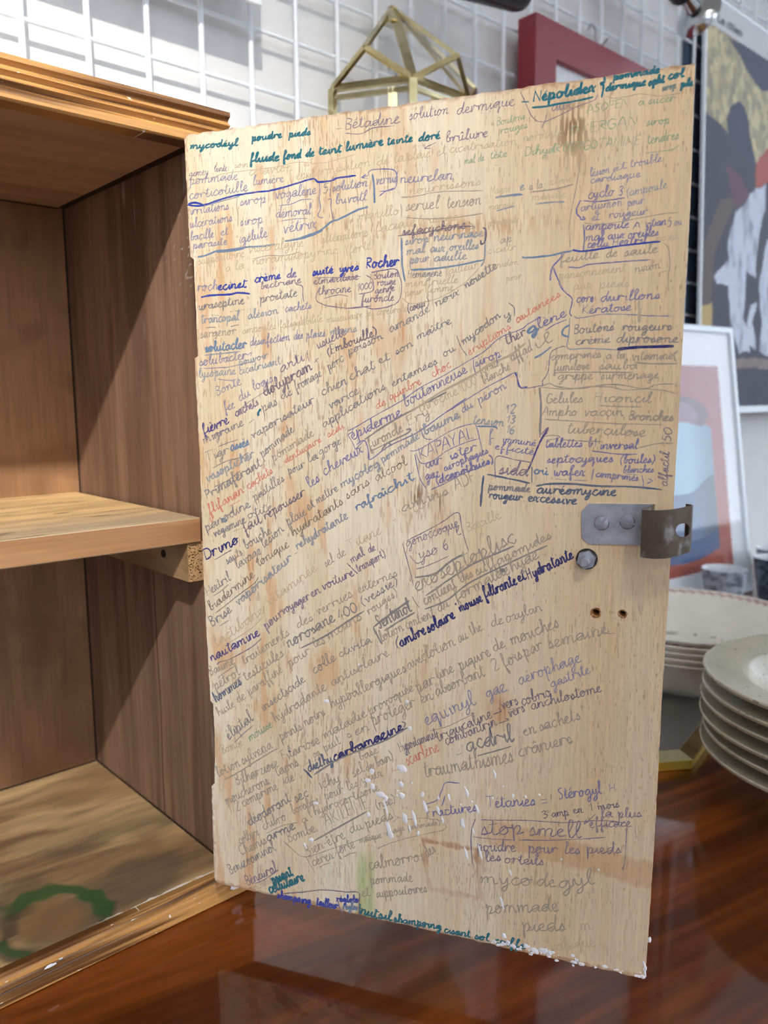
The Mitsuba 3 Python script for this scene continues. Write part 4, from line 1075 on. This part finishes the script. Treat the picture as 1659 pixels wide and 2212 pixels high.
p70 33 120 742 201 790 1/2
+p69 30 214 803 449 956 comprimé
+p67 30 494 993 555 1025 de
K94 30 641 1088 792 1172 diéthy
+N108 27 798 1176 1204 1415 carbamazine
+K~138 609,1100 635,1079 661,1054
+p~110 671,1075 811,1181 994,1284 1091,1335 1176,1392 1224,1428
+p~88 1204,1425 1212,1450 1192,1456
K76 33 255 694 528 893 déodorant
+K67 30 553 890 642 946 sec
+p66 34 662 976 838 1060 Vichy
+p67 25 607 1002 630 1019 "
+p~59 881,1149 872,1101 891,1060
+p59 28 911 1098 980 1149 sel
+p59 26 992 1144 1030 1168 de
+p64 28 1048 1179 1146 1238 bain)
+p59 24 950 1201 1061 1266 base
p59 28 184 565 320 654 collyre
+p58 29 345 684 498 778 chibro
+p57 27 533 814 706 914 boraline
+p55 28 739 939 856 999 pour
+p54 26 877 1014 945 1057 les
+p54 26 960 1069 1090 1139 yeux
p71 31 188 492 367 610 Chémis
+p98 28 367 617 554 734 arme
+p~58 362,667 467,734 568,772
+p56 25 595 769 632 795 à
+p56 26 639 813 1065 1052 l'hydrocortisone
+p65 26 1046 939 1156 995 (nez)
p63 33 506 637 679 739 Bombe
+p78 37 741 783 1005 941 AKILEINE
+p~96 665,679 830,799 990,914
+p~57 471,640 524,601 577,567
p63 33 617 577 861 732 Bien-être
+p61 29 887 766 971 811 du
+p66 31 982 810 1144 902 pieds
p63 30 655 520 791 601 cérex
+p62 32 806 621 918 689 forte
+p~57 695,521 722,544 765,564
+p~56 846,616 879,640 920,658
+p~51 610,574 636,530 669,478
+p~46 577,567 637,579 763,646 924,728 1007,781
+p55 21 943 718 1075 776 masque
K60 32 112 358 421 576 Benizoaminol
P72 31 224 311 431 449 Bénéural
+P~59 274,333 346,378 431,452
+P~89 210,323 216,320
q60 26 266 284 394 367 vichott
G132 31 395 354 530 442 pesant
+G133 31 371 293 603 425 cellulaire
N~76 447,306 591,349 712,388 856,406 933,418 933,353 934,283
B106 24 419 276 647 282 shampoing,
+B104 25 669 287 805 289 tailleur
+B~74 809,339 812,307 834,272
+B97 21 796 335 932 358 réglolo
+L97 21 835 296 926 312 règles
G113 30 939 294 1044 287 nut
+G112 28 1044 290 1131 293 sil
+G101 24 1137 290 1413 305 shampoing
+G93 22 1426 294 1573 297 cisant
+G92 22 1594 298 1690 300 sol.
+G91 23 1699 296 1867 301 coiffe
+G~141 940,353 940,289
+G~140 1032,345 1034,289
p67 36 997 571 1317 689 calmorroï
+p70 30 1334 710 1383 757 des
p61 30 1004 486 1254 555 pommade
+p62 31 951 397 1004 413 et
+p61 30 1038 411 1334 509 suppositoires
p43 20 1094 788 1210 846 visage
+p43 17 1225 849 1403 911 pommade)
+p~37 1168,912 1229,911 1294,929 1400,935 1435,912 1424,886 1377,865 1288,830 1198,789 1106,743 1044,703
+p~37 1108,993 1138,950 1150,915 1168,912 1138,876
B69 28 1330 938 1606 1026 Fractures
+B~68 1324,1012 1388,1048 1412,1105 1435,1153 1509,1162
+B~73 1429,1078 1423,1048 1412,1016
B66 31 1655 1052 1905 1108 Tétanies
+B~64 1933,1141 1963,1151
+B~65 1937,1123 1966,1134
+B64 31 2018 1157 2229 1226 Stérogyl
+B57 21 2259 1239 2296 1249 H
N55 21 1944 1040 1976 1059 3
+N55 21 1988 1059 2083 1089 amp.
+N54 21 2094 1097 2142 1112 en
+N54 22 2165 1122 2193 1131 1
+N53 21 2209 1136 2314 1171 mois
P67 42 1622 892 1851 945 stop
+P66 42 1872 938 2137 976 smell
+P~57 1625,978 1726,994 1865,1019 2041,1039 2183,1074 2267,1089 2344,1091
+P~57 1582,876 1684,883 1800,900
+P~56 1823,904 1967,930 2129,967 2252,1000
+P~62 1596,981 1575,915 1573,815 1583,718
+P~48 2350,1083 2348,966 2345,885 2335,842
+P~49 2199,1111 2149,1051 2157,1079
+P53 27 2227 1100 2283 1112 la
+P53 24 2305 1114 2419 1138 plus
+P54 26 2173 1037 2383 1080 efficace.
+P68 32 1604 802 1810 837 poudre
+P66 31 1871 844 2022 869 pour
+P60 30 2053 877 2132 887 les
+P54 29 2162 897 2330 930 pieds
+P68 29 1649 750 1735 772 les
+P67 29 1750 762 1955 790 orteils
p74 39 1622 619 1898 667 myco
+p72 38 1919 671 2019 683 dé
+p71 40 2031 678 2209 743 gyl
p74 39 1655 456 2037 556 pommade
p73 41 1848 398 2075 454 pieds
+q61 37 2142 471 2202 488 m
q57 32 1997 323 2221 404 valeque'''
groups = []
for ln in NOTES.split('\n'):
    if not ln.strip(): continue
    if ln[0] == '+': groups[-1].append(ln[1:])
    else: groups.append([ln])
for g in groups:
    items = []
    for it in g:
        col, rest = it[0], it[1:]
        if rest[0] == '~':
            w, *pp = rest[1:].split(); P = np.array([[float(v) for v in q.split(',')] for q in pp]) * 1e-4
            P = spline(P, 6); P += np.array([[rng.gauss(0, 4e-5), rng.gauss(0, 4e-5)] for _ in P]); items.append((col, float(w) * 1e-5, P))
        else:
            w, h, x0, y0, x1, y1, text = rest.split(' ', 6); a, b = np.array([float(x0), float(y0)]) * 1e-4, np.array([float(x1), float(y1)]) * 1e-4
            d = b - a; L = float(np.hypot(*d)); d = d / L; nrm = np.array([-d[1], d[0]])
            for P in write(text, float(h) * 1e-4, L): items.append((col, float(w) * 1e-5, a + P[:, :1] * d + P[:, 1:] * nrm))
    (V, F), cc = ink_mesh(items)
    put(dr_ + '__inscription', (V, F), 'm_ink', False, label=INKNAME[g[0][0]], color=cc)
tag(c, 'small open wooden cabinet whose plywood door is covered with handwritten notes', 'cabinet')

# ------------------------------------------------------------------ wire grid on the wall
vw = cyl((0, 0, .342), (0, 0, 1.15), .0024, 12); hw = cyl((-.7, 0, 0), (1.75, 0, 0), .0019, 12)
pv, ph = mikit.ply(vw, 'm_wire', smooth=40), mikit.ply(hw, 'm_wire', smooth=40)
for k in range(-13, 35): put('wire_grid__wire', {**pv, 'to_world': T().translate([-.0146 + .0501 * k, WIRE_Y, 0])}, None)
for k in range(-5, 11): put('wire_grid__wire', {**ph, 'to_world': T().translate([0, WIRE_Y + .0041, .5963 + .0505 * k])}, None)
for x in (-.5, .3, .9):
    for z in (.38, 1.05): put('wire_grid__wall_clip', cyl((x, WIRE_Y + .004, z), (x, WALL_Y - .0004, z), .005), 'm_white', 30)
tag('wire_grid', 'white wire grid panel fixed to the wall behind the cabinet', 'wire grid')
for i, (x, z, lab) in enumerate(((.7132, .785, 'small chrome wire hook on the grid just above the red frame'), (.358, .648, 'small chrome wire hook on the grid seen through the brass lantern'))):
    y = WIRE_Y - .004
    m = tube([(x, y + .009, z + .006), (x, y + .004, z + .012), (x, y - .002, z + .006), (x, y - .003, z - .012), (x, y - .012, z - .020), (x, y - .022, z - .014)], .0012)
    put('grid_hook' if i == 0 else 'grid_hook_001', m, 'm_chrome', 40, label=lab, cat='hook')

# white card on the grid above the cabinet; only its lower corner hangs into the picture
put('hanging_card', box(-.06, .1795, .203, .207, .6500, .93, .0008), 'm_white', label='white card hung on the wire grid above the cabinet, its lower corner showing', cat='card')

# ------------------------------------------------------------------ brass lantern with a flat back, hung on the grid
LS = 1.163
def LPt(v): return EYE + (np.array(v) - EYE) * LS
E0, E1, E2, E3 = (LPt(v) for v in ((.2002, .1352, .57), (.2352, .0757, .57), (.3039, .0764, .57), (.3378, .1362, .57)))
A = LPt((.2690, .1356, .6527)); Pk = [LPt(v) for v in ((.2028, .0966, .591), (.2697, .0588, .591), (.3359, .0978, .591))]
BZ = .395
lows = [np.array([e[0], e[1], BZ]) for e in (E0, E1, E2, E3)]
lt = 'brass_lantern'
ctr = np.array([A[0], A[1], .6])
def brass(p, q, w=.0052, t=.0036):
    put(lt + '__bar', bar(p, q, w, t, (np.asarray(p) + np.asarray(q)) / 2 - ctr), 'm_brass')
Es = [E0, E1, E2, E3]
for i in range(3):
    brass(Es[i], Pk[i]); brass(Pk[i], Es[i + 1]); brass(Es[i], Es[i + 1], .006, .005); brass(lows[i], lows[i + 1], .006, .006); brass(A, Pk[i])
    brass(Es[i] + [0, 0, -.0085], Es[i + 1] + [0, 0, -.0085], .004, .0045)
for i in range(4): brass(Es[i], lows[i], .0075, .005)
brass(A, E1, .0098, .003); brass(A, E2, .0098, .003); brass(lows[0], lows[3], .006, .004)
for a, b, f in ((E1, E0, .22), (E1, E0, .27), (E1, E2, .36)):
    p = a + (b - a) * f; brass(p + [0, 0, -.006], [p[0], p[1], BZ], .0045, .0036)
cap = trimesh.convex.convex_hull(np.vstack([A + [0, 0, .0035]] + [A + (q - A) / np.linalg.norm(q - A) * .027 + np.array(o) for q, o in ((Pk[0], (-.003, -.003, 0)), (Pk[2], (.003, -.003, 0)), (E1, (0, -.003, 0)), (E2, (0, -.003, 0)), (E0, (-.002, 0, 0)), (E3, (.002, 0, 0)))]))
put(lt + '__cap', cap, 'm_brass', label='pointed brass cap')
def pane(*vs):
    vs = [np.asarray(v) for v in vs]; f = [[0, k, k + 1] for k in range(1, len(vs) - 1)]; put(lt + '__pane', trimesh.Trimesh(vs, f, process=False), 'm_pane')
for i in range(3):
    pane(Es[i], Es[i + 1], Pk[i]); pane(Es[i], Es[i + 1], lows[i + 1], lows[i])
pane(A, E0, Pk[0]); pane(A, Pk[0], E1); pane(A, E1, Pk[1]); pane(A, Pk[1], E2); pane(A, E2, Pk[2]); pane(A, Pk[2], E3)
base = Polygon([(v[0], v[1]) for v in lows]); bm = extrude(base, .003); bm.apply_translation((0, 0, BZ - .003)); put(lt + '__base', bm, 'm_brass')
put(lt + '__hook', box(A[0] - .008, A[0] + .008, lows[0][1] - .001, WIRE_Y - .0015, BZ + .02, BZ + .028), 'm_brass')
tag(lt, 'pointed brass and glass lantern hanging behind the top edge of the door', 'lantern')

# ------------------------------------------------------------------ red picture frame hung on the grid
fx0, fx1, fz0, fz1, ry0, ry1, rw = .5584, .905, .46, .7566, .2025, .2285, .0405
o_ = Polygon([(fx0, fz0), (fx1, fz0), (fx1, fz1), (fx0, fz1)]); rf = 'red_frame'
def rail4(key, x0, x1, z0, z1, w, depth, bsdf, M, bev=.0015):
    for q in ([(x0, z0), (x0, z1), (x0 + w, z1 - w), (x0 + w, z0 + w)], [(x1, z0), (x1 - w, z0 + w), (x1 - w, z1 - w), (x1, z1)], [(x0, z1), (x1, z1), (x1 - w, z1 - w), (x0 + w, z1 - w)], [(x0, z0), (x0 + w, z0 + w), (x1 - w, z0 + w), (x1, z0)]):
        m = extrude(Polygon(q), depth); m.apply_transform(M); put(key, m, bsdf)
MR = frame3((0, ry1, 0), (1, 0, 0), (0, 0, 1), (0, -1, 0))
rail4(rf + '__rail', fx0, fx1, fz0, fz1, rw, ry1 - ry0, 'm_red', MR)
put(rf + '__mount', box(fx0 + .03, fx1 - .03, ry0 + .009, ry0 + .011, fz0 + .03, fz1 - .03), 'm_white')
put(rf + '__backing', box(fx0 + .01, fx1 - .01, ry1 - .006, ry1 - .001, fz0 + .01, fz1 - .01), 'm_paper')
tag(rf, 'wide dark red picture frame with a white mount hanging behind the top of the door', 'picture frame')

# ------------------------------------------------------------------ shadow beside the painting and dark wall, put into an added sheet
put('shade_sheet', box(.985, 1.62, WIRE_Y + .0085, WALL_Y, .36, .87), 'm_shade_sheet', label='added dark blue sheet imitating shadow on a dark wall behind the grid beside the painting', cat='board')

# ------------------------------------------------------------------ framed painting with a white title strip
px0, pz0, px1, pz1 = .9935, .2858, 1.66, .9227
PTH = .027
PM = frame3((0, 0, 0), (1, 0, 0), np.array([0, PTH, 1]) / math.hypot(1, PTH), np.array([0, -1, PTH]) / math.hypot(1, PTH))
PM[1, 3] = .2215 - .80 * PTH
def inpoly(x, y, P):
    ins = mi.Bool(False)
    for i in range(len(P)):
        (xa, ya), (xb, yb) = P[i], P[i - 1]
        ins ^= ((ya > y) != (yb > y)) & (x < (xb - xa) * (y - ya) / (yb - ya + 1e-9) + xa)
    return ins
def paint_fn(p, n, uv):
    x = p.x * 1000; z = p.z * 1000
    x = x + 5 * (noise(x * .06, z * .06, 1) - .5); z = z + 5 * (noise(x * .06, z * .06, 2) - .5)
    gold = mix(mix(C3(206, 196, 152), C3(170, 160, 128), smoothstep(.35, .65, fbm(x * .06, z * .05, 3))), C3(132, 124, 120), .7 * smoothstep(.52, .70, fbm(x * .13 + 3, z * .09, 4)))
    navy = mix(C3(66, 74, 100), C3(54, 58, 78), fbm(x * .02, z * .02, 5)); dark = mix(C3(72, 72, 88), C3(58, 62, 76), fbm(x * .015, z * .015, 6))
    wht = mix(C3(206, 216, 234), C3(150, 158, 178), smoothstep(.5, .8, fbm(x * .09, z * .03, 7)))
    c = mi.Color3f(gold)
    c = dr.select(inpoly(x, z, [(964, 748), (986, 752), (1072, 733), (1167, 702), (1195, 686), (1310, 706), (1440, 711), (1484, 273), (968, 283), (950, 745)]), dark, c)
    c = dr.select(inpoly(x, z, [(1067, 874), (1294, 891), (1298, 853), (1189, 823), (1146, 838), (1097, 865)]), navy, c)
    c = dr.select(inpoly(x, z, [(1071, 749), (1082, 775), (1105, 788), (1132, 787), (1151, 763), (1156, 739), (1175, 713), (1184, 691), (1140, 706), (1080, 725)]), navy, c)
    c = dr.select(inpoly(x, z, [(1061, 628), (1127, 645), (1079, 595), (1041, 547), (1031, 466), (994, 456), (996, 548)]), C3(96,86,84), c)
    c = dr.select(inpoly(x, z, [(1071, 683), (1125, 674), (1165, 648), (1111, 621), (1090, 647)]), C3(104,66,84), c)
    c = dr.select(inpoly(x, z, [(1180, 702), (1227, 738), (1347, 761), (1353, 697), (1231, 681), (1182, 663)]), C3(176,84,74), c)
    c = dr.select(inpoly(x, z, [(993, 454), (1034, 463), (1036, 421), (994, 419)]), C3(190,166,108), c)
    c = dr.select(inpoly(x, z, [(965, 378), (1108, 379), (1522, 380), (1524, 359), (1109, 364), (965, 364)]), mix(C3(150,136,132),C3(112,104,104),fbm(x*.05,z*.05,8)), c)
    c = dr.select(inpoly(x, z, [(1224, 677), (1161, 654), (1148, 634), (1111, 617), (1084, 566), (1092, 536), (1067, 522), (1039, 505), (1049, 494), (1091, 495), (1094, 471), (1105, 434), (1124, 403), (1139, 386), (1164, 393), (1179, 388), (1171, 422), (1150, 444), (1154, 483), (1155, 527), (1192, 517), (1194, 548), (1202, 588), (1221, 637)]), wht, c)
    c = dr.select(inpoly(x, z, [(1202, 477), (1177, 468), (1161, 437), (1174, 402), (1201, 394), (1203, 408), (1184, 442), (1200, 464)]), wht, c)
    c = dr.select(inpoly(x, z, [(1318, 611), (1238, 585), (1220, 551), (1208, 509), (1212, 472), (1224, 440), (1218, 392), (1245, 385), (1337, 392)]), wht, c)
    return c
mat('m_painting', {'type': 'principled', 'base_color': proc(paint_fn), 'roughness': 0.5, 'specular': 0.3})
def onpaint(m): m = m.copy(); m.apply_transform(PM); return m
fp = 'painting'; fw = .0042
for q, dpt in (((px0, px0 + fw, pz0, pz1), .016), ((px1 - fw, px1, pz0, pz1), .016), ((px0, px1, pz0, pz0 + .012), .016), ((px0, px1, pz1 - fw, pz1), .016)):
    put(fp + '__frame_bar', onpaint(box(q[0], q[1], q[2], q[3], -.001, .0052, .0008)), 'm_silver')
put(fp + '__canvas', onpaint(box(px0 + .004, px1 - .004, pz0 + .004, .8772, .001, .004)), 'm_painting')
put(fp + '__title_strip', onpaint(box(px0 + .004, px1 - .004, .8772, pz1 - .002, .001, .0045)), 'm_paper', label='white paper strip with black title lettering')
for txt, x, z in (('/', 1.0012, .8813), ('Le chien', 1.0304, .8859)):
    tm = meshkit.text_mesh(txt, .0121, .0004); tm.vertices[:, 0] *= 1.3 if len(txt) > 1 else 1; tm.apply_translation((x, z, .0047)); put(fp + '__lettering', onpaint(tm), 'm_print_black')
tag(fp, 'large silver-framed painting of shaggy white legs and gold shapes on dark blue', 'painting')

# ------------------------------------------------------------------ framed print leaning at the back of the table
YAW, LEAN = -.10, .141
ex = np.array([math.cos(YAW), math.sin(YAW), 0]); up = np.array([-math.sin(YAW) * math.sin(LEAN), math.cos(YAW) * math.sin(LEAN), math.cos(LEAN)]); ez = np.cross(ex, up)
FM = frame3(np.array([1.0573, .1276, .0005]), ex, up, ez)      # x runs to the right from the right-hand lower corner, y up the frame, z towards the table's front
FW, FH = .32, .428
def onprint(m): m = m.copy(); m.apply_transform(FM); return m
fr = 'framed_print'
for q in ((-FW, -FW + .009, 0, FH), (-.009, 0, 0, FH), (-FW, 0, FH - .010, FH), (-FW, 0, 0, .010)):
    put(fr + '__frame_bar', onprint(box(q[0], q[1], q[2], q[3], -.010, .002, .001)), 'm_silver')
put(fr + '__mount', onprint(box(-FW + .006, -.006, .006, FH - .006, -.0075, -.006)), 'm_white')
put(fr + '__backing', onprint(box(-FW + .006, -.006, .006, FH - .006, -.0095, -.008)), 'm_paper')
FI = np.linalg.inv(FM)
def print_fn(p, n, uv):
    f = lambda r: float(FI[r, 0]) * p.x + float(FI[r, 1]) * p.y + float(FI[r, 2]) * p.z + float(FI[r, 3])
    x, y = f(0) * 1000, f(1) * 1000
    c = mix(C3(160, 84, 84), C3(168, 88, 72), smoothstep(330, 100, y))
    cx, w = -170.0, 95.0
    t = dr.abs(x - cx) / w
    body = (t < 1) & (y < 285 - 16 * t * t) & (y > 66 + 14 * dr.square(t))
    k = mix(C3(164, 200, 216), C3(120, 158, 178), smoothstep(.2, 1, t))
    low = y < 170 + 26 * smoothstep(.2, 1.0, t)
    k = dr.select(low, mix(C3(104, 122, 156), C3(84, 104, 116), smoothstep(.4, .9, t)), k)
    k = dr.select(y < 96 + 14 * dr.square(t), C3(66, 92, 136), k)
    c = dr.select(body, k, c)
    lid = dr.square((x - cx) / 90.0) + dr.square((y - 290) / 30.0)
    c = dr.select((lid < 1) & (y > 280 - 16 * t * t), mix(C3(150, 112, 128), C3(110, 84, 88), smoothstep(.35, .6, lid)), c)
    return c
mat('m_print', {'type': 'principled', 'base_color': proc(print_fn), 'roughness': 0.5, 'specular': 0.3})
put(fr + '__print', onprint(box(-FW + .041, -.041, .048, FH - .062, -.0059, -.0054)), 'm_print', label='plain print of a blue jar on brick red')
g_ = trimesh.Trimesh([(-FW + .007, .007, -.002), (-.007, .007, -.002), (-.007, FH - .007, -.002), (-FW + .007, FH - .007, -.002)], [[0, 1, 2], [0, 2, 3]], process=False)
put(fr + '__glass', onprint(g_), 'm_pane')
tag(fr, 'silver-framed print of a blue jar on brick red leaning against the wall behind the bowls', 'picture frame')

# ------------------------------------------------------------------ spotlights clamped above
D0 = np.array([.834, .150, .8165])
def lampset(key, c0, axis, label):
    axis = np.array(axis, float) / np.linalg.norm(axis)
    M = trimesh.geometry.align_vectors([0, 0, 1], axis)
    def pl_(m): m = m.copy(); m.apply_transform(M); m.apply_translation(c0); return m
    bell = lathe([(0, -.012), (.016, -.011), (.026, -.004), (.0300, .004), (.0308, .005), (.0300, .0062), (.0285, .0052), (.022, .000), (.012, -.004), (0, -.005)], 48)
    put(key + '__reflector', pl_(bell), 'm_chrome', 35)
    put(key + '__knob', pl_(lathe([(0, -.006), (.0075, -.005), (.0075, .004), (.006, .0075), (0, .0085)], 28)), 'm_chrome', 35)
    put(key + '__neck', pl_(cat(cyl((0, 0, -.034), (0, 0, -.010), .008, 24, .011))), 'm_chrome', 35)
    put(key + '__lamp_body', pl_(lathe([(0, -.165), (.014, -.163), (.0165, -.155), (.0165, -.040), (.0135, -.034), (0, -.033)], 32)), 'm_black', 35)
    tag(key, label, 'lamp')
lampset('clip_lamp', D0, (.80, -.05, -.34), 'black and chrome clip lamp with a round reflector above the painting')
put('clip_lamp__clip', cyl(D0 + [-.06, 0, .045], (D0[0] - .06, WIRE_Y - .003, D0[2] + .045), .004), 'm_black', 30)
L2 = np.array([.4560, .150, .7465])
q0, q1 = np.array([.36, .15, .7140]), np.array([.4700, .15, .7300])
pr_ = lathe([(0, 0), (.012, .001), (.0165, .006), (.018, .014), (.018, .11), (0, .112)], 36); pr_.apply_transform(trimesh.geometry.align_vectors([0, 0, 1], (q0 - q1) / np.linalg.norm(q0 - q1))); pr_.apply_translation(q1)
put('black_lamp__lamp_body', pr_, 'm_black', 35)
put('black_lamp__clip', cyl((.40, .15, .745), (.40, WIRE_Y - .003, .745), .004), 'm_black', 30)
tag('black_lamp', 'rounded black lamp body at the top edge above the red frame', 'lamp')

# ------------------------------------------------------------------ tray, bowls, plates, cups
Kx = np.array([.3823, -.1130]); d1 = np.array([math.cos(.217), math.sin(.217)]); pts = [Kx]
for L, a in ((.30, .217), (.085, .217 + .82), (.17, .217 + math.pi / 2), (.085, .217 + 2.32), (.30, .217 + math.pi), (.085, .217 + math.pi + .82), (.17, .217 + 1.5 * math.pi)):
    pts.append(pts[-1] + L * np.array([math.cos(a), math.sin(a)]))
tr = Polygon(pts); tr = tr.convex_hull
def taper(p, q, z0, z1):
    a, b = np.array(p.exterior.coords)[:-1], np.array(q.exterior.coords)[:-1]; return trimesh.convex.convex_hull(np.vstack([np.c_[a, a[:, 0] * 0 + z0], np.c_[b, b[:, 0] * 0 + z1]]))
def scaled(p, d): return p.buffer(-d, join_style=2)
m = extrude(scaled(tr, .0008), .0085); m.apply_translation((0, 0, .0006)); put('tray__rim', m, 'm_brass_lit', label='brass rim with its bright reflection put into the colour')
put('tray__bevel', taper(tr, scaled(tr, .013), .0088, .0128), 'm_brass', label='dull brass bevel')
m = extrude(scaled(tr, .0135), .0012); m.apply_translation((0, 0, .0122)); put('tray__top', m, 'm_tray_top', label='grey top surface')
tag('tray', 'eight-sided grey tray with a brass rim under the stack of white bowls', 'tray')

def soup(R, zr, rim_t=.0036, well=.080, foot=.046):
    return [(0, .004), (.048, .004), (.056, .0075), (well + .004, zr - .005), (well + .010, zr - .002), (R - .004, zr + .0008), (R - .001, zr + .0022), (R, zr + .0012), (R - .0008, zr - .0010), (R - .004, zr - .0016), (well + .012, zr - .0052), (well + .004, zr - .0095), (.0585, .0030), (foot + .008, -.0005), (foot + .004, -.0015), (foot + .002, -.004), (foot, -.004), (foot - .001, -.001), (0, -.001)]
PL = lathe(soup(.1152, .0372, well=.076), 128); PLd = mikit.ply(PL, 'm_stoneware', smooth=45)
names = ['lowest', 'second from the bottom', 'third from the bottom', 'third from the top', 'second from the top', 'topmost']
for i in range(6):
    dx, dy = ((.0, .0), (.0015, -.001), (-.001, .001), (.0005, .0015), (-.0015, -.0005), (.0, .0))[i]
    lab = 'greyish cream soup plate, ' + (names[i] + ' of the six stacked at the right edge' if i < 5 else 'topmost of the six stacked at the right edge, its well showing')
    put('soup_plate', {**PLd, 'to_world': T().translate([.4193 + dx, -.2269 + dy, .0040 + .0119 * i])}, None, label=lab, cat='plate', group='soup plates stacked at the right edge')
def at(m, x, y, z): m = m.copy(); m.apply_translation((x, y, z)); return m
deep = lathe([(0, .0029), (.046, .0029), (.060, .0075), (.078, .0185), (.094, .0340), (.1030, .0452), (.1085, .0484), (.1105, .0490), (.1116, .0478), (.1106, .0460), (.1058, .0432), (.0965, .0310), (.080, .0150), (.062, .0042), (.050, .0004), (.047, -.0030), (.0445, -.0030), (.044, .0002), (0, .0002)], 160)
bd = mikit.ply(deep, 'm_cream', smooth=45)
for i, nm in enumerate(('lowest bowl', 'second bowl from the bottom', 'middle bowl', 'second bowl from the top')):
    put('cream_bowl', {**bd, 'to_world': T().translate([BX, BY, .0164 + .0061 * i])}, None, label='plain cream white bowl, ' + nm + ' of the stack behind the open door', cat='bowl', group='cream bowls stacked on the tray')
put('cream_bowl', at(deep, BX, BY, .0164 + .0061 * 4), 'm_bowl', 45, label='cream bowl with a pink rope pattern inside its rim, topmost of its stack', cat='bowl', group='cream bowls stacked on the tray')

def cup(x, y, s, key, bs, lab):
    outer = lathe([(0, 0), (.0215, 0), (.0235, .003), (.0300, .040), (.0330, .064), (.0334, .0655), (.0326, .0662)], 48); outer.apply_scale(s)
    inner = lathe([(.0326, .0662), (.0316, .0655), (.0308, .062), (.028, .040), (.021, .006), (0, .005)], 48); inner.apply_scale(s)
    put(key + '__outside', at(outer, x, y, .0004), bs, 45); put(key + '__inside', at(inner, x, y, .0004), 'm_cup_inside', 45); tag(key, lab, 'cup', 'small cups at the back of the table')
cup(.9017, .1046, .97, 'cup', 'm_cup', 'small mottled grey cup in front of the framed print')
cup(1.097, .106, 1.02, 'cup_001', 'm_cup', 'small pale grey cup at the right edge, behind the dark one')
cup(1.020, .078, 1.02, 'cup_002', 'm_cup_dark', 'small dark blue-grey cup cut off by the right edge')
